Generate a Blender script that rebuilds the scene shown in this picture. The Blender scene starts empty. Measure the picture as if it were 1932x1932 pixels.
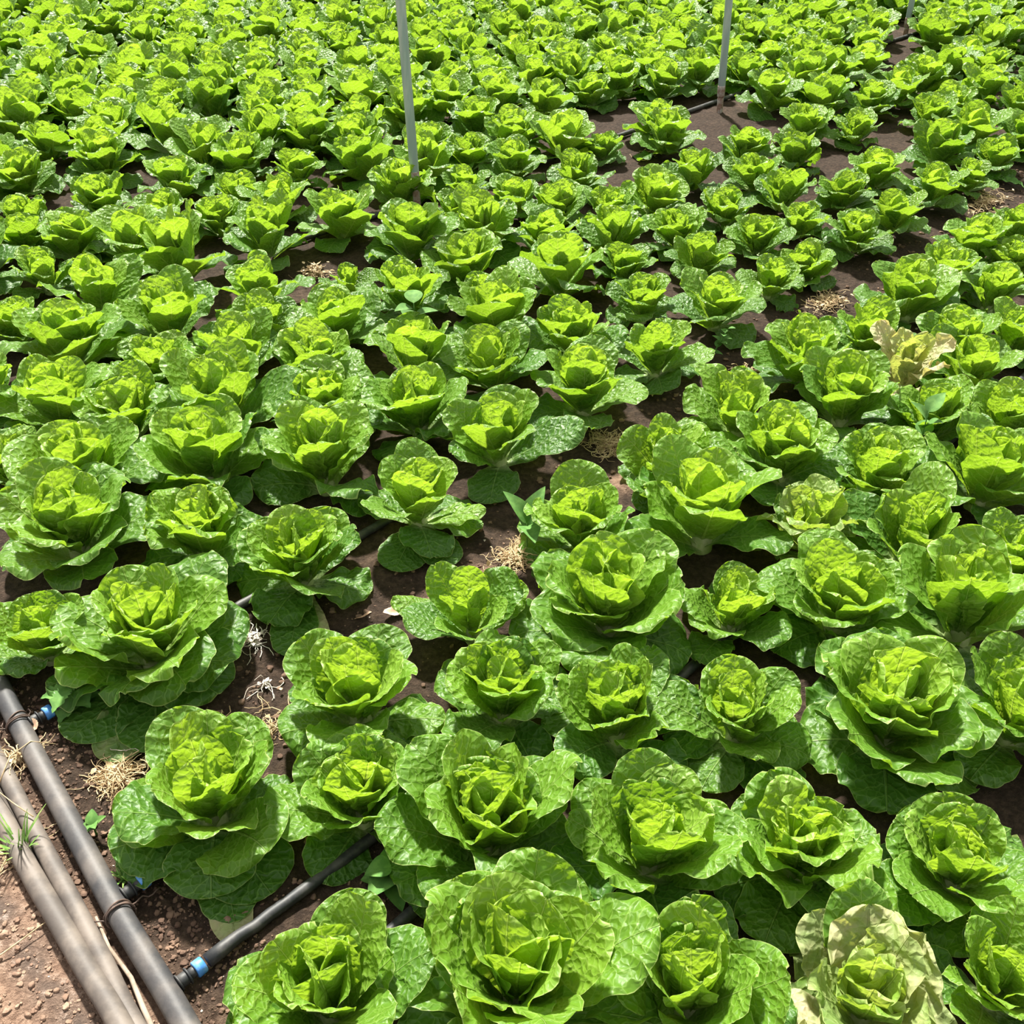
import bpy, math, random
import numpy as np
from mathutils import Vector, Matrix

# ---------------------------------------------------------------- camera, daylight, exposure
SC = bpy.context.scene
COL = SC.collection
CAM_H, PITCH = 1.55, 37.5
cam_data = bpy.data.cameras.new('camera')
cam_data.sensor_width = 36.0
cam_data.lens = 36.0
cam_data.clip_start = 0.05
cam_data.clip_end = 100
camera = bpy.data.objects.new('camera', cam_data)
camera.location = (0, 0, CAM_H)
camera.rotation_euler = (math.radians(90 - PITCH), 0, 0)
COL.objects.link(camera)
SC.camera = camera

world = bpy.data.worlds.new('world')
SC.world = world
world.use_nodes = True
wn = world.node_tree.nodes
wn['Background'].inputs[0].default_value = (1.0, 0.985, 0.95, 1)
wn['Background'].inputs[1].default_value = 0.55

sun_data = bpy.data.lights.new('sun', 'SUN')
sun_data.energy = 8.0
sun_data.angle = math.radians(4.0)
sun_data.color = (1.0, 0.96, 0.87)
sun = bpy.data.objects.new('sun', sun_data)
SUN_AZ, SUN_EL = math.radians(104), math.radians(52)      # direction towards the sun, azimuth from +X
sd = Vector((math.cos(SUN_AZ) * math.cos(SUN_EL), math.sin(SUN_AZ) * math.cos(SUN_EL), math.sin(SUN_EL)))
sun.rotation_euler = sd.to_track_quat('Z', 'Y').to_euler()
sun.location = (3, 6, 8)
COL.objects.link(sun)

SC.view_settings.view_transform = 'Standard'
SC.view_settings.look = 'None'
SC.view_settings.gamma = 1
SC.view_settings.use_curve_mapping = False
SC.view_settings.exposure = 0.70

# ---------------------------------------------------------------- field frame: s runs along the planting rows, q across them
FA = math.radians(46.0)
E1 = np.array([math.cos(FA), math.sin(FA)])
E2 = np.array([-E1[1], E1[0]])
def field(s, q):
    p = s * E1 + q * E2
    return float(p[0]), float(p[1])

# ---------------------------------------------------------------- helpers
def tag(o, label=None, cat=None, group=None, kind=None):
    if label: o['label'] = label
    if cat: o['category'] = cat
    if group: o['group'] = group
    if kind: o['kind'] = kind
    return o

def empty(name, loc=(0, 0, 0), rz=0.0):
    o = bpy.data.objects.new(name, None)
    o.empty_display_size = 0.05
    o.location = loc
    o.rotation_euler = (0, 0, rz)
    COL.objects.link(o)
    return o

def mesh_from(name, V, F, mat=None, uv=None, attrs=None, smooth=True):
    """V (n,3), F (m,4) quads or list of arrays; uv and attrs are per vertex."""
    me = bpy.data.meshes.new(name)
    V = np.asarray(V, np.float32)
    F = np.asarray(F, np.int32)
    k = F.shape[1]
    me.vertices.add(len(V)); me.vertices.foreach_set('co', V.ravel())
    me.loops.add(F.size); me.loops.foreach_set('vertex_index', F.ravel())
    me.polygons.add(len(F))
    me.polygons.foreach_set('loop_start', np.arange(0, F.size, k, dtype=np.int32))
    me.polygons.foreach_set('loop_total', np.full(len(F), k, np.int32))
    me.polygons.foreach_set('use_smooth', np.full(len(F), smooth, bool))
    if uv is not None:
        l = me.uv_layers.new(name='uv')
        l.data.foreach_set('uv', np.asarray(uv, np.float32)[F.ravel()].ravel())
    for k_, a in (attrs or {}).items():
        at = me.attributes.new(k_, 'FLOAT', 'POINT')
        at.data.foreach_set('value', np.asarray(a, np.float32))
    me.update(calc_edges=True)
    me.validate()
    if mat: me.materials.append(mat)
    return me

def obj(name, me, parent=None, loc=None):
    o = bpy.data.objects.new(name, me)
    COL.objects.link(o)
    if parent is not None: o.parent = parent
    if loc is not None: o.location = loc
    return o

class MB:
    """collects shapes into one quad mesh"""
    def __init__(self): self.V, self.F, self.n = [], [], 0
    def add(self, V, F):
        self.V.append(np.asarray(V, float)); self.F.append(np.asarray(F, int) + self.n); self.n += len(V)
    def tube(self, pts, rad, sides=12, caps=True):
        pts = np.asarray(pts, float); n = len(pts)
        rad = np.full(n, rad, float) if np.isscalar(rad) else np.asarray(rad, float)
        T = np.gradient(pts, axis=0); T /= np.linalg.norm(T, axis=1)[:, None] + 1e-12
        up = np.array([0, 0, 1.0]) if abs(T[0][2]) < .9 else np.array([1.0, 0, 0])
        A = np.cross(T, up); A /= np.linalg.norm(A, axis=1)[:, None] + 1e-9
        B = np.cross(A, T)
        ang = np.linspace(0, 2 * math.pi, sides, endpoint=False)
        V = (pts[:, None] + rad[:, None, None] * (A[:, None] * np.cos(ang)[None, :, None] + B[:, None] * np.sin(ang)[None, :, None])).reshape(-1, 3)
        F = []
        for i in range(n - 1):
            for j in range(sides):
                k = (j + 1) % sides
                F.append((i * sides + j, i * sides + k, (i + 1) * sides + k, (i + 1) * sides + j))
        if caps and sides % 2 == 0:
            for base, rev in ((0, True), ((n - 1) * sides, False)):
                for j in range(sides // 2 - 1):
                    q = (base + j, base + j + 1, base + sides - 2 - j, base + sides - 1 - j)
                    F.append(q[::-1] if rev else q)
        self.add(V, F)
        return self
    def build(self, name, mat, parent=None, loc=None, smooth=True):
        me = mesh_from(name, np.concatenate(self.V), np.concatenate(self.F), mat, smooth=smooth)
        return obj(name, me, parent, loc)

def hash2(ix, iy, seed):
    h = np.sin(ix * 127.1 + iy * 311.7 + seed * 74.7) * 43758.5453
    return h - np.floor(h)
def vnoise(x, y, seed=0):
    ix, iy = np.floor(x), np.floor(y)
    fx, fy = x - ix, y - iy
    fx = fx * fx * (3 - 2 * fx); fy = fy * fy * (3 - 2 * fy)
    a, b = hash2(ix, iy, seed), hash2(ix + 1, iy, seed)
    c, d = hash2(ix, iy + 1, seed), hash2(ix + 1, iy + 1, seed)
    return (a + (b - a) * fx) * (1 - fy) + (c + (d - c) * fx) * fy
def fbm(x, y, seed=0, octs=4):
    v, a = 0, .5
    for k in range(octs):
        v = v + a * (vnoise(x, y, seed + k * 7) - .5); x = x * 2.03; y = y * 2.03; a *= .5
    return v
def sst(a, b, x):
    t = np.clip((x - a) / (b - a), 0, 1); return t * t * (3 - 2 * t)

# ---------------------------------------------------------------- materials
class NT:
    def __init__(self, name):
        self.m = bpy.data.materials.new(name); self.m.use_nodes = True
        self.t = self.m.node_tree; self.t.nodes.clear()
    def n(self, typ, ins=None, **props):
        nd = self.t.nodes.new(typ)
        for k, v in props.items(): setattr(nd, k, v)
        for k, v in (ins or {}).items():
            s = nd.inputs[k]
            if isinstance(v, bpy.types.NodeSocket): self.t.links.new(v, s)
            else: s.default_value = v
        return nd
    def math(self, op, a, b=0.0, c=0.0, clamp=False):
        return self.n('ShaderNodeMath', {0: a, 1: b, 2: c}, operation=op, use_clamp=clamp).outputs[0]
    def mix(self, f, a, b, blend='MIX'):
        nd = self.n('ShaderNodeMix', data_type='RGBA', blend_type=blend)
        for s, v in ((nd.inputs[0], f), (nd.inputs[6], a), (nd.inputs[7], b)):
            if isinstance(v, bpy.types.NodeSocket): self.t.links.new(v, s)
            else: s.default_value = v if s == nd.inputs[0] else (*v, 1) if len(v) == 3 else v
        return nd.outputs[2]
    def ramp(self, f, a, b):
        return self.n('ShaderNodeMapRange', {0: f, 1: a, 2: b, 3: 0.0, 4: 1.0}, interpolation_type='SMOOTHSTEP').outputs[0]
    def out(self, sh):
        self.n('ShaderNodeOutputMaterial', {0: sh}); return self.m

def make_leaf_material():
    N = NT('lettuce_leaf')
    uv = N.n('ShaderNodeUVMap', uv_map='uv').outputs[0]
    age = N.n('ShaderNodeAttribute', attribute_name='age').outputs['Fac']
    dry = N.n('ShaderNodeAttribute', attribute_name='dry').outputs['Fac']
    edge = N.n('ShaderNodeAttribute', attribute_name='edge').outputs['Fac']
    rnd = N.n('ShaderNodeObjectInfo').outputs['Random']
    nz = N.n('ShaderNodeTexNoise', {'Vector': uv, 'Scale': 45.0, 'Detail': 2.0})
    warp = N.n('ShaderNodeVectorMath', {0: nz.outputs['Color'], 1: (.5, .5, .5)}, operation='SUBTRACT').outputs[0]
    wv = N.n('ShaderNodeVectorMath', {0: warp, 'Scale': 0.016}, operation='SCALE').outputs[0]
    p = N.n('ShaderNodeVectorMath', {0: uv, 1: wv}, operation='ADD').outputs[0]
    xyz = N.n('ShaderNodeSeparateXYZ', {0: p})
    raw = N.n('ShaderNodeSeparateXYZ', {0: uv})
    s, y = xyz.outputs[0], xyz.outputs[1]
    sa = N.math('ABSOLUTE', s)
    # main rib, narrowing to the tip
    rw = N.math('MULTIPLY_ADD', raw.outputs[1], -0.022, 0.0052)
    rw = N.math('MAXIMUM', rw, 0.0012)
    mid = N.math('SUBTRACT', 1.0, N.ramp(N.math('ABSOLUTE', raw.outputs[0]), N.math('MULTIPLY', rw, .35), rw))
    # side veins
    g = N.math('MULTIPLY_ADD', sa, -0.75, y)
    g = N.math('DIVIDE', g, 0.026)
    fr = N.math('ABSOLUTE', N.math('SUBTRACT', N.math('FRACT', g), 0.5))
    v2 = N.math('SUBTRACT', 1.0, N.ramp(fr, 0.02, 0.085))
    v2w = N.math('SUBTRACT', 1.0, N.ramp(fr, 0.0, 0.38))
    fade = N.math('SUBTRACT', 1.0, N.ramp(sa, 0.02, 0.065))
    v2 = N.math('MULTIPLY', v2, N.math('MULTIPLY_ADD', fade, .7, .3))
    # net of small veins and the blisters between them
    vor = N.n('ShaderNodeTexVoronoi', {'Vector': p, 'Scale': 62.0}, feature='DISTANCE_TO_EDGE', voronoi_dimensions='2D').outputs['Distance']
    v3 = N.math('MULTIPLY', N.math('SUBTRACT', 1.0, N.ramp(vor, 0.0, 0.07)), 0.5)
    veins = N.math('MAXIMUM', mid, N.math('MAXIMUM', N.math('MULTIPLY', v2, .85), v3))
    rim = N.ramp(edge, 0.955, 0.99)
    # blade colour from heart to wrapper leaves
    a = N.math('MULTIPLY_ADD', N.math('SUBTRACT', rnd, .5), .22, age, clamp=True)
    c1 = N.mix(N.ramp(a, 0.0, 0.55), (.29, .46, .05), (.15, .30, .02))
    c = N.mix(N.ramp(a, 0.45, 1.0), c1, (.052, .145, .014))
    mott = N.n('ShaderNodeTexNoise', {'Vector': uv, 'Scale': 22.0, 'Detail': 3.0}).outputs['Fac']
    c = N.mix(N.math('MULTIPLY', mott, .45), c, (.05, .15, .02))
    vc = N.mix(a, (.55, .68, .2), (.22, .4, .09))
    c = N.mix(N.math('MULTIPLY', veins, .5), c, vc)
    c = N.mix(N.math('MULTIPLY', rim, .55), c, (.5, .58, .2))
    # pale foot of the leaf
    foot = N.math('SUBTRACT', 1.0, N.ramp(raw.outputs[1], 0.0, 0.045))
    c = N.mix(N.math('MULTIPLY', foot, .7), c, (.5, .6, .28))
    dn = N.n('ShaderNodeTexNoise', {'Vector': uv, 'Scale': 30.0, 'Detail': 4.0}).outputs['Fac']
    dcol = N.mix(N.ramp(dn, .35, .65), (.55, .60, .28), (.62, .52, .32))
    c = N.mix(dry, c, dcol)
    tc = N.mix(a, (.40, .60, .03), (.24, .46, .015))
    tc = N.mix(N.math('MULTIPLY', veins, .5), tc, (.62, .8, .12))
    tc = N.mix(dry, tc, (.6, .5, .15))
    # relief
    cell = N.ramp(vor, -.15, .42)
    h = N.math('MULTIPLY', cell, 0.75)
    big = N.n('ShaderNodeTexNoise', {'Vector': uv, 'Scale': 55.0, 'Detail': 1.0}).outputs['Fac']
    h = N.math('MULTIPLY_ADD', big, 1.3, h)
    h = N.math('MULTIPLY_ADD', N.math('SUBTRACT', 1.0, v2w), 0.6, h)
    h = N.math('MULTIPLY_ADD', mid, -1.0, h)
    h = N.math('MULTIPLY_ADD', dn, 0.5, h)
    bump = N.n('ShaderNodeBump', {'Height': h, 'Strength': 1.0, 'Distance': 0.0024}).outputs[0]
    rough = N.math('MULTIPLY_ADD', dry, .3, .46)
    pr = N.n('ShaderNodeBsdfPrincipled', {'Base Color': c, 'Roughness': rough, 'Normal': bump, 'IOR': 1.45, 'Specular IOR Level': .5})
    tr = N.n('ShaderNodeBsdfTranslucent', {'Color': tc, 'Normal': bump})
    tf = N.math('MULTIPLY_ADD', a, -.10, .44)
    return N.out(N.n('ShaderNodeMixShader', {0: tf, 1: pr.outputs[0], 2: tr.outputs[0]}).outputs[0])

def simple(name, col, rough=.6, col2=None, scale=20.0, metal=0.0, bump=0.0, bscale=60.0, spec=.5, lo=.4, hi=.65, stretch=None, dust=None):
    N = NT(name)
    co = N.n('ShaderNodeTexCoord').outputs['Object']
    if stretch: co = N.n('ShaderNodeMapping', {'Vector': co, 'Scale': stretch}).outputs[0]
    c = (*col, 1)
    ins = {'Roughness': rough, 'Metallic': metal, 'Specular IOR Level': spec}
    if col2:
        f = N.n('ShaderNodeTexNoise', {'Vector': co, 'Scale': scale, 'Detail': 5.0, 'Roughness': .6}).outputs['Fac']
        c = N.mix(N.ramp(f, lo, hi), col, col2)
    ins['Base Color'] = c
    if bump:
        b = N.n('ShaderNodeTexNoise', {'Vector': co, 'Scale': bscale, 'Detail': 4.0}).outputs['Fac']
        ins['Normal'] = N.n('ShaderNodeBump', {'Height': b, 'Distance': bump}).outputs[0]
    return N.out(N.n('ShaderNodeBsdfPrincipled', ins).outputs[0])

def make_soil():
    N = NT('soil')
    co = N.n('ShaderNodeTexCoord').outputs['Object']
    dryv = N.n('ShaderNodeAttribute', attribute_name='dryness').outputs['Fac']
    n1 = N.n('ShaderNodeTexNoise', {'Vector': co, 'Scale': 9.0, 'Detail': 6.0, 'Roughness': .65}).outputs['Fac']
    n2 = N.n('ShaderNodeTexNoise', {'Vector': co, 'Scale': 70.0, 'Detail': 6.0, 'Roughness': .7}).outputs['Fac']
    n3 = N.n('ShaderNodeTexNoise', {'Vector': co, 'Scale': 260.0, 'Detail': 3.0, 'Roughness': .7}).outputs['Fac']
    moist = N.mix(N.ramp(n2, .35, .7), (.028, .018, .0125), (.070, .046, .032))
    dryc = N.mix(N.ramp(n2, .3, .65), (.16, .095, .065), (.36, .235, .165))
    d = N.ramp(N.math('MULTIPLY_ADD', n1, .7, N.math('SUBTRACT', dryv, .35)), .1, .8)
    c = N.mix(d, moist, dryc)
    cr = N.n('ShaderNodeAttribute', attribute_name='crust').outputs['Fac']
    c = N.mix(N.math('MULTIPLY', cr, .75), c, N.mix(N.ramp(n2, .52, .62), (.085, .072, .064), (.40, .34, .30)))
    speck = N.ramp(n3, .68, .76)
    c = N.mix(N.math('MULTIPLY', speck, .5), c, (.42, .33, .26))
    h = N.math('ADD', N.math('MULTIPLY', n2, 1.0), N.math('MULTIPLY', n3, .35))
    bump = N.n('ShaderNodeBump', {'Height': h, 'Distance': .011, 'Strength': 1.0}).outputs[0]
    return N.out(N.n('ShaderNodeBsdfPrincipled', {'Base Color': c, 'Roughness': .9, 'Specular IOR Level': .2, 'Normal': bump}).outputs[0])

M_LEAF = make_leaf_material()
M_SOIL = make_soil()
M_HEADER = simple('dusty_dark_plastic', (.036, .036, .04), .6, (.13, .113, .103), 9.0, bump=.0006, bscale=90, lo=.35, hi=.7)
M_PIPE = simple('dusty_brown_plastic', (.085, .071, .063), .65, (.175, .145, .122), 12.0, bump=.0005, bscale=80)
M_HOSE = simple('black_plastic', (.018, .02, .023), .55, (.06, .058, .056), 30.0, bump=.0004)
M_BLUE = simple('blue_plastic', (.05, .22, .62), .4, (.16, .38, .72), 60.0)
M_WIRE = simple('rusty_wire', (.07, .045, .035), .7, (.14, .09, .07), 80.0)
M_GALV = simple('galvanised_steel', (.30, .37, .38), .45, (.44, .49, .49), 30.0, metal=.25, stretch=(1, 1, .15), bump=.0002)
M_RUST = simple('rusty_steel', (.22, .13, .10), .8, (.42, .38, .36), 40.0)
M_STRAW = simple('dry_straw', (.62, .48, .28), .8, (.40, .27, .15), 50.0)
M_STONE = simple('pale_stone', (.45, .38, .32), .8, (.7, .66, .6), 40.0)
M_CLOD_DRY = simple('dry_soil_clod', (.22, .14, .10), .95, (.36, .25, .18), 25.0, bump=.002, bscale=150, spec=.2)
M_CLOD = simple('soil_clod', (.10, .062, .045), .95, (.23, .15, .105), 18.0, bump=.002, bscale=150, spec=.2)
M_DEAD = simple('dead_leaf', (.50, .30, .20), .75, (.68, .52, .36), 40.0)
M_WEED = simple('weed_leaf', (.07, .17, .035), .75, (.11, .23, .05), 60.0, spec=.25)
M_GRASS = simple('grass_blade', (.14, .30, .05), .5, (.3, .42, .12), 60.0)
M_STEM = simple('lettuce_stem', (.30, .38, .14), .5, (.42, .46, .24), 60.0)
M_WOOD = simple('weathered_wood', (.24, .18, .13), .85, (.40, .32, .25), 30.0)

# ---------------------------------------------------------------- the ground
def ground_height(x, y):
    s = x * E1[0] + y * E1[1]; q = x * E2[0] + y * E2[1]
    h = fbm(x * 5, y * 5, 3, 3) * .02 + fbm(x * 28, y * 28, 11, 4) * .014 + fbm(x * 110, y * 110, 23, 2) * .005
    h = h - .018 * np.exp(-((q - 1.37) / .12) ** 2) * sst(.25, .5, s)
    nearpipe = np.exp(-((s - .12) / .13) ** 2)
    h = h + sst(.24, .02, s) * fbm(x * 75, y * 75, 91, 3) * .012 * (1 - .6 * nearpipe)
    return h * (1 - .45 * nearpipe) - .005

def build_ground():
    n = 640
    u = np.linspace(-1, 1, n)
    X = .32 * np.sinh(u * 3.85) / 1.0
    X = X / X.max() * 8.0 - .62
    X[-1] = 7.6
    v = np.linspace(0, 1, n)
    Y = .3 + .55 * (np.exp(v * 3.05) - 1) - .9 * (1 - v) ** 6
    gx, gy = np.meshgrid(X, Y)
    x, y = gx.ravel(), gy.ravel()
    z = ground_height(x, y)
    s = x * E1[0] + y * E1[1]; q = x * E2[0] + y * E2[1]
    dry = sst(.33, .02, s) * .75 + .25 * fbm(x * 2.2, y * 2.2, 41, 3)
    dry = dry + .55 * np.exp(-((q - 1.30) / .055) ** 2) * sst(.45, .7, fbm(x * 3, y * 3, 61, 2) + .5) + .12
    crust = np.exp(-((s - .085) / .035) ** 2) * sst(-.25, .15, fbm(x * 14, y * 14, 51, 3) + .08)
    idx = np.arange(n * n).reshape(n, n)
    F = np.stack([idx[:-1, :-1], idx[:-1, 1:], idx[1:, 1:], idx[1:, :-1]], -1).reshape(-1, 4)
    me = mesh_from('floor', np.stack([x, y, z], 1), F, M_SOIL, attrs={'dryness': dry, 'crust': crust})
    o = obj('floor', me)
    tag(o, 'dark brown bare garden soil under the lettuces, drier at the pipes', 'soil', kind='structure')
build_ground()
def gz(x, y): return float(ground_height(np.array([x]), np.array([y]))[0])

# ---------------------------------------------------------------- lettuce leaves and heads
def leaf(rng, az, L, W, l0, l1, g=1.3, tip=0.0, kap=8.0, flare=.3, ruf=.006, blis=.0, r0=.012, z0=.03, roll=0.0, age=.5, dry=0.0,
         nt=30, nu=22, base=.3, twist=0.0, floor=.004):
    """one spoon-shaped leaf standing at azimuth az of a head whose axis is z"""
    sd_ = rng.uniform(0, 1000)
    t = np.linspace(0, 1, nt + 1); t = t + .10 * np.sin(2 * math.pi * t) / (2 * math.pi) * -1
    t = 1 - (1 - t) ** 1.15
    th = l0 + (l1 - l0) * t ** g + tip * np.clip((t - .72) / .28, 0, 1) ** 1.5 + .07 * (vnoise(t * 3 + sd_, t * 0, 1) - .5)
    dl = np.diff(t, prepend=0) * L
    r = r0 + np.cumsum(np.sin(th) * dl); z = z0 + np.cumsum(np.cos(th) * dl)
    hw = W * (base + (1 - base) * sst(-.05, .6, t)) * np.sqrt(np.clip(1 - np.clip((t - .56) / .445, 0, 1) ** 2.3, 0.0, 1))
    hw = np.maximum(hw, .0012)
    u = np.linspace(-1, 1, nu + 1); u = np.sin(u * math.pi / 2) * .35 + u * .65
    TT, UU = np.meshgrid(t, u, indexing='ij')
    HW = hw[:, None] * (1 + .07 * (vnoise(TT * 7 + sd_, np.sign(UU) * 3, 2) - .5) + .05 * (vnoise(TT * 23 + sd_, np.sign(UU) * 5, 3) - .5))
    S = UU * HW
    au = np.abs(UU)
    k = kap * (1 - .45 * TT)
    ph = S * k
    lat = np.sin(ph) / k
    nor = (1 - np.cos(ph)) / k
    nor = nor - flare * HW * sst(.35, 1.0, TT) * au ** 3.2
    f1, f2 = rng.uniform(1.6, 2.8), rng.uniform(0, 6.28)
    f3 = rng.uniform(3.4, 5.2)
    nor = nor + ruf * au ** 2.2 * sst(.12, .5, TT) * (np.sin(2 * math.pi * f1 * TT + f2 + 1.9 * np.sign(UU)) + .55 * np.sin(2 * math.pi * f3 * TT + 2.3 * f2 - 1.1 * np.sign(UU)))
    nor = nor + .35 * ruf * sst(.75, 1, TT) * np.sin(UU * rng.uniform(3, 6) + f2) * 1.6
    if blis > 0:
        Y = TT * L
        bl = vnoise((S + Y * .35) / .015 + sd_, (Y - .55 * np.abs(S)) / .013 + sd_, 5)
        bl = sst(.25, .85, bl) + .45 * vnoise(S / .008 + sd_, Y / .008, 9)
        nor = nor - blis * bl * sst(.04, .2, au) * sst(.08, .3, TT)
    nor = nor - .0035 * np.exp(-(S / .006) ** 2) * (1 - TT)
    yy = -.10 * HW * au ** 2 * np.sign(1) * 0
    sinr, cosr = math.sin(roll), math.cos(roll)
    lat, nor = lat * cosr - nor * sinr, lat * sinr + nor * cosr
    sn, cs = np.sin(th)[:, None], np.cos(th)[:, None]
    Rr = r[:, None] - cs * nor
    Zz = z[:, None] + sn * nor
    tw = twist * TT
    X = Rr; Yl = lat + tw * L
    if floor is not None:
        low = Zz < floor + .012
        Zz = np.where(low, floor + .012 * np.exp((Zz - floor - .012) / .02), Zz)
    ca, sa = math.cos(az), math.sin(az)
    V = np.stack([(X * ca - Yl * sa).ravel(), (X * sa + Yl * ca).ravel(), Zz.ravel()], 1)
    idx = np.arange((nt + 1) * (nu + 1)).reshape(nt + 1, nu + 1)
    F = np.stack([idx[:-1, :-1], idx[:-1, 1:], idx[1:, 1:], idx[1:, :-1]], -1).reshape(-1, 4)
    uv = np.stack([S.ravel() * (1.0), (TT * L).ravel()], 1) + 0.0
    e = np.maximum(au, sst(.9, 1.0, TT) * (.9 + .1 * TT))
    # the clean outline: distance to the margin across the blade
    e = np.clip(1 - (1 - au) * HW / .035, 0, 1) * .0 + np.maximum(1 - (1 - au) * HW / .04, 1 - (1 - TT) * L / .04)
    n = V.shape[0]
    dv = dry + (0 if dry == 0 else .3 * (vnoise(S / .02 + sd_, TT * L / .02, 31).ravel() - .5))
    return V, F, uv, np.full(n, age), np.clip(e, 0, 1).ravel(), np.full(n, 0.0) + np.clip(dv, 0, 1)

def head_leaves(seed, nl=21, openness=1.0, detail=2, droop=2, tall=1.0, extra=(), dry=0.0, heart=6, wide=1.0, start=None, ruf=1.0, agebias=0.0):
    """returns (list of leaf tuples from heart outwards, number that form the heart)"""
    rng = np.random.default_rng(seed)
    res = {2: (34, 26), 1: (20, 14), 0: (10, 7)}[detail]
    out = []
    a0 = rng.uniform(0, 6.28) if start is None else start
    for i in range(nl):
        f = i / (nl - 1)
        j = lambda s: rng.normal(0, s)
        az = a0 + i * 2.39996 + j(.22)
        L = (.132 + .060 * min(1, f * 1.7)) * tall * (1 + j(.07))
        W = (.055 + .021 * min(1, f * 1.5)) * wide * (1 + j(.08))
        o = openness
        g_ = min(1, (f * 1.25) ** .85)
        l0 = math.radians((4 + 41 * g_ ** .95) * o + j(4))
        l1 = math.radians((-20 + 78 * g_ ** .85) * (.6 + .4 * o) + j(10))
        z0 = .050 * (1 - g_) + .020
        kap = (20 - 11.5 * min(1, f * 1.3)) * (1 + j(.10))
        tip = math.radians(rng.uniform(-22, 50) * (.3 + .7 * f))
        fl = .04 + .38 * f ** 1.3 * rng.uniform(.4, 1.4)
        if f < .3: tip = -abs(tip) * .5
        if f > .72:                       # the skirt of wrapper leaves
            k_ = (f - .72) / .28
            l0 = math.radians(42 + 26 * k_ + j(5)); l1 = math.radians(66 + 34 * k_ + j(8)); L *= 1 - .16 * k_; z0 = .020 - .006 * k_
        if i >= nl - droop:
            l0 = math.radians(rng.uniform(62, 76)); l1 = math.radians(rng.uniform(100, 124)); z0 = .022; kap = 5; fl = .12
            L = .15 * tall; tip = 0
        age = min(1, max(0, f * 1.0 + j(.05) + agebias))
        d = dry * rng.uniform(.3, 1.2) * (.35 + .65 * f) if dry else 0.0
        out.append(leaf(rng, az, L, W, l0, l1, 1.3, tip, kap, fl, (.0022 + .0062 * f * rng.uniform(.5, 1.5)) * ruf, .0028 if detail == 2 else .0018 if detail == 1 else 0,
                        .004 + .012 * f, z0, j(.16) * (.4 + f), age, d, res[0], res[1], base=.30, twist=j(.10)))
    for e in extra:
        az, L, W, l0, l1, age = e[:6]
        kw = e[6] if len(e) > 6 else {}
        a = dict(g=1.3, tip=0, kap=6, flare=.25, ruf=.006, r0=.014, z0=.015, roll=0, age=age, dry=0)
        a.update(kw)
        out.append(leaf(rng, math.radians(az), L, W, math.radians(l0), math.radians(l1), blis=.0028 if detail == 2 else .0015, nt=res[0], nu=res[1], **a))
    return out, heart

def joined(name, parts):
    V, F, U, A, E, D, n = [], [], [], [], [], [], 0
    for v, f, u, a, e, d in parts:
        V.append(v); F.append(f + n); U.append(u); A.append(a); E.append(e); D.append(d); n += len(v)
    return mesh_from(name, np.concatenate(V), np.concatenate(F), M_LEAF, np.concatenate(U),
                     {'age': np.concatenate(A), 'edge': np.concatenate(E), 'dry': np.concatenate(D)})

UNIT = .328      # spread of a head built at scale 1
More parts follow.
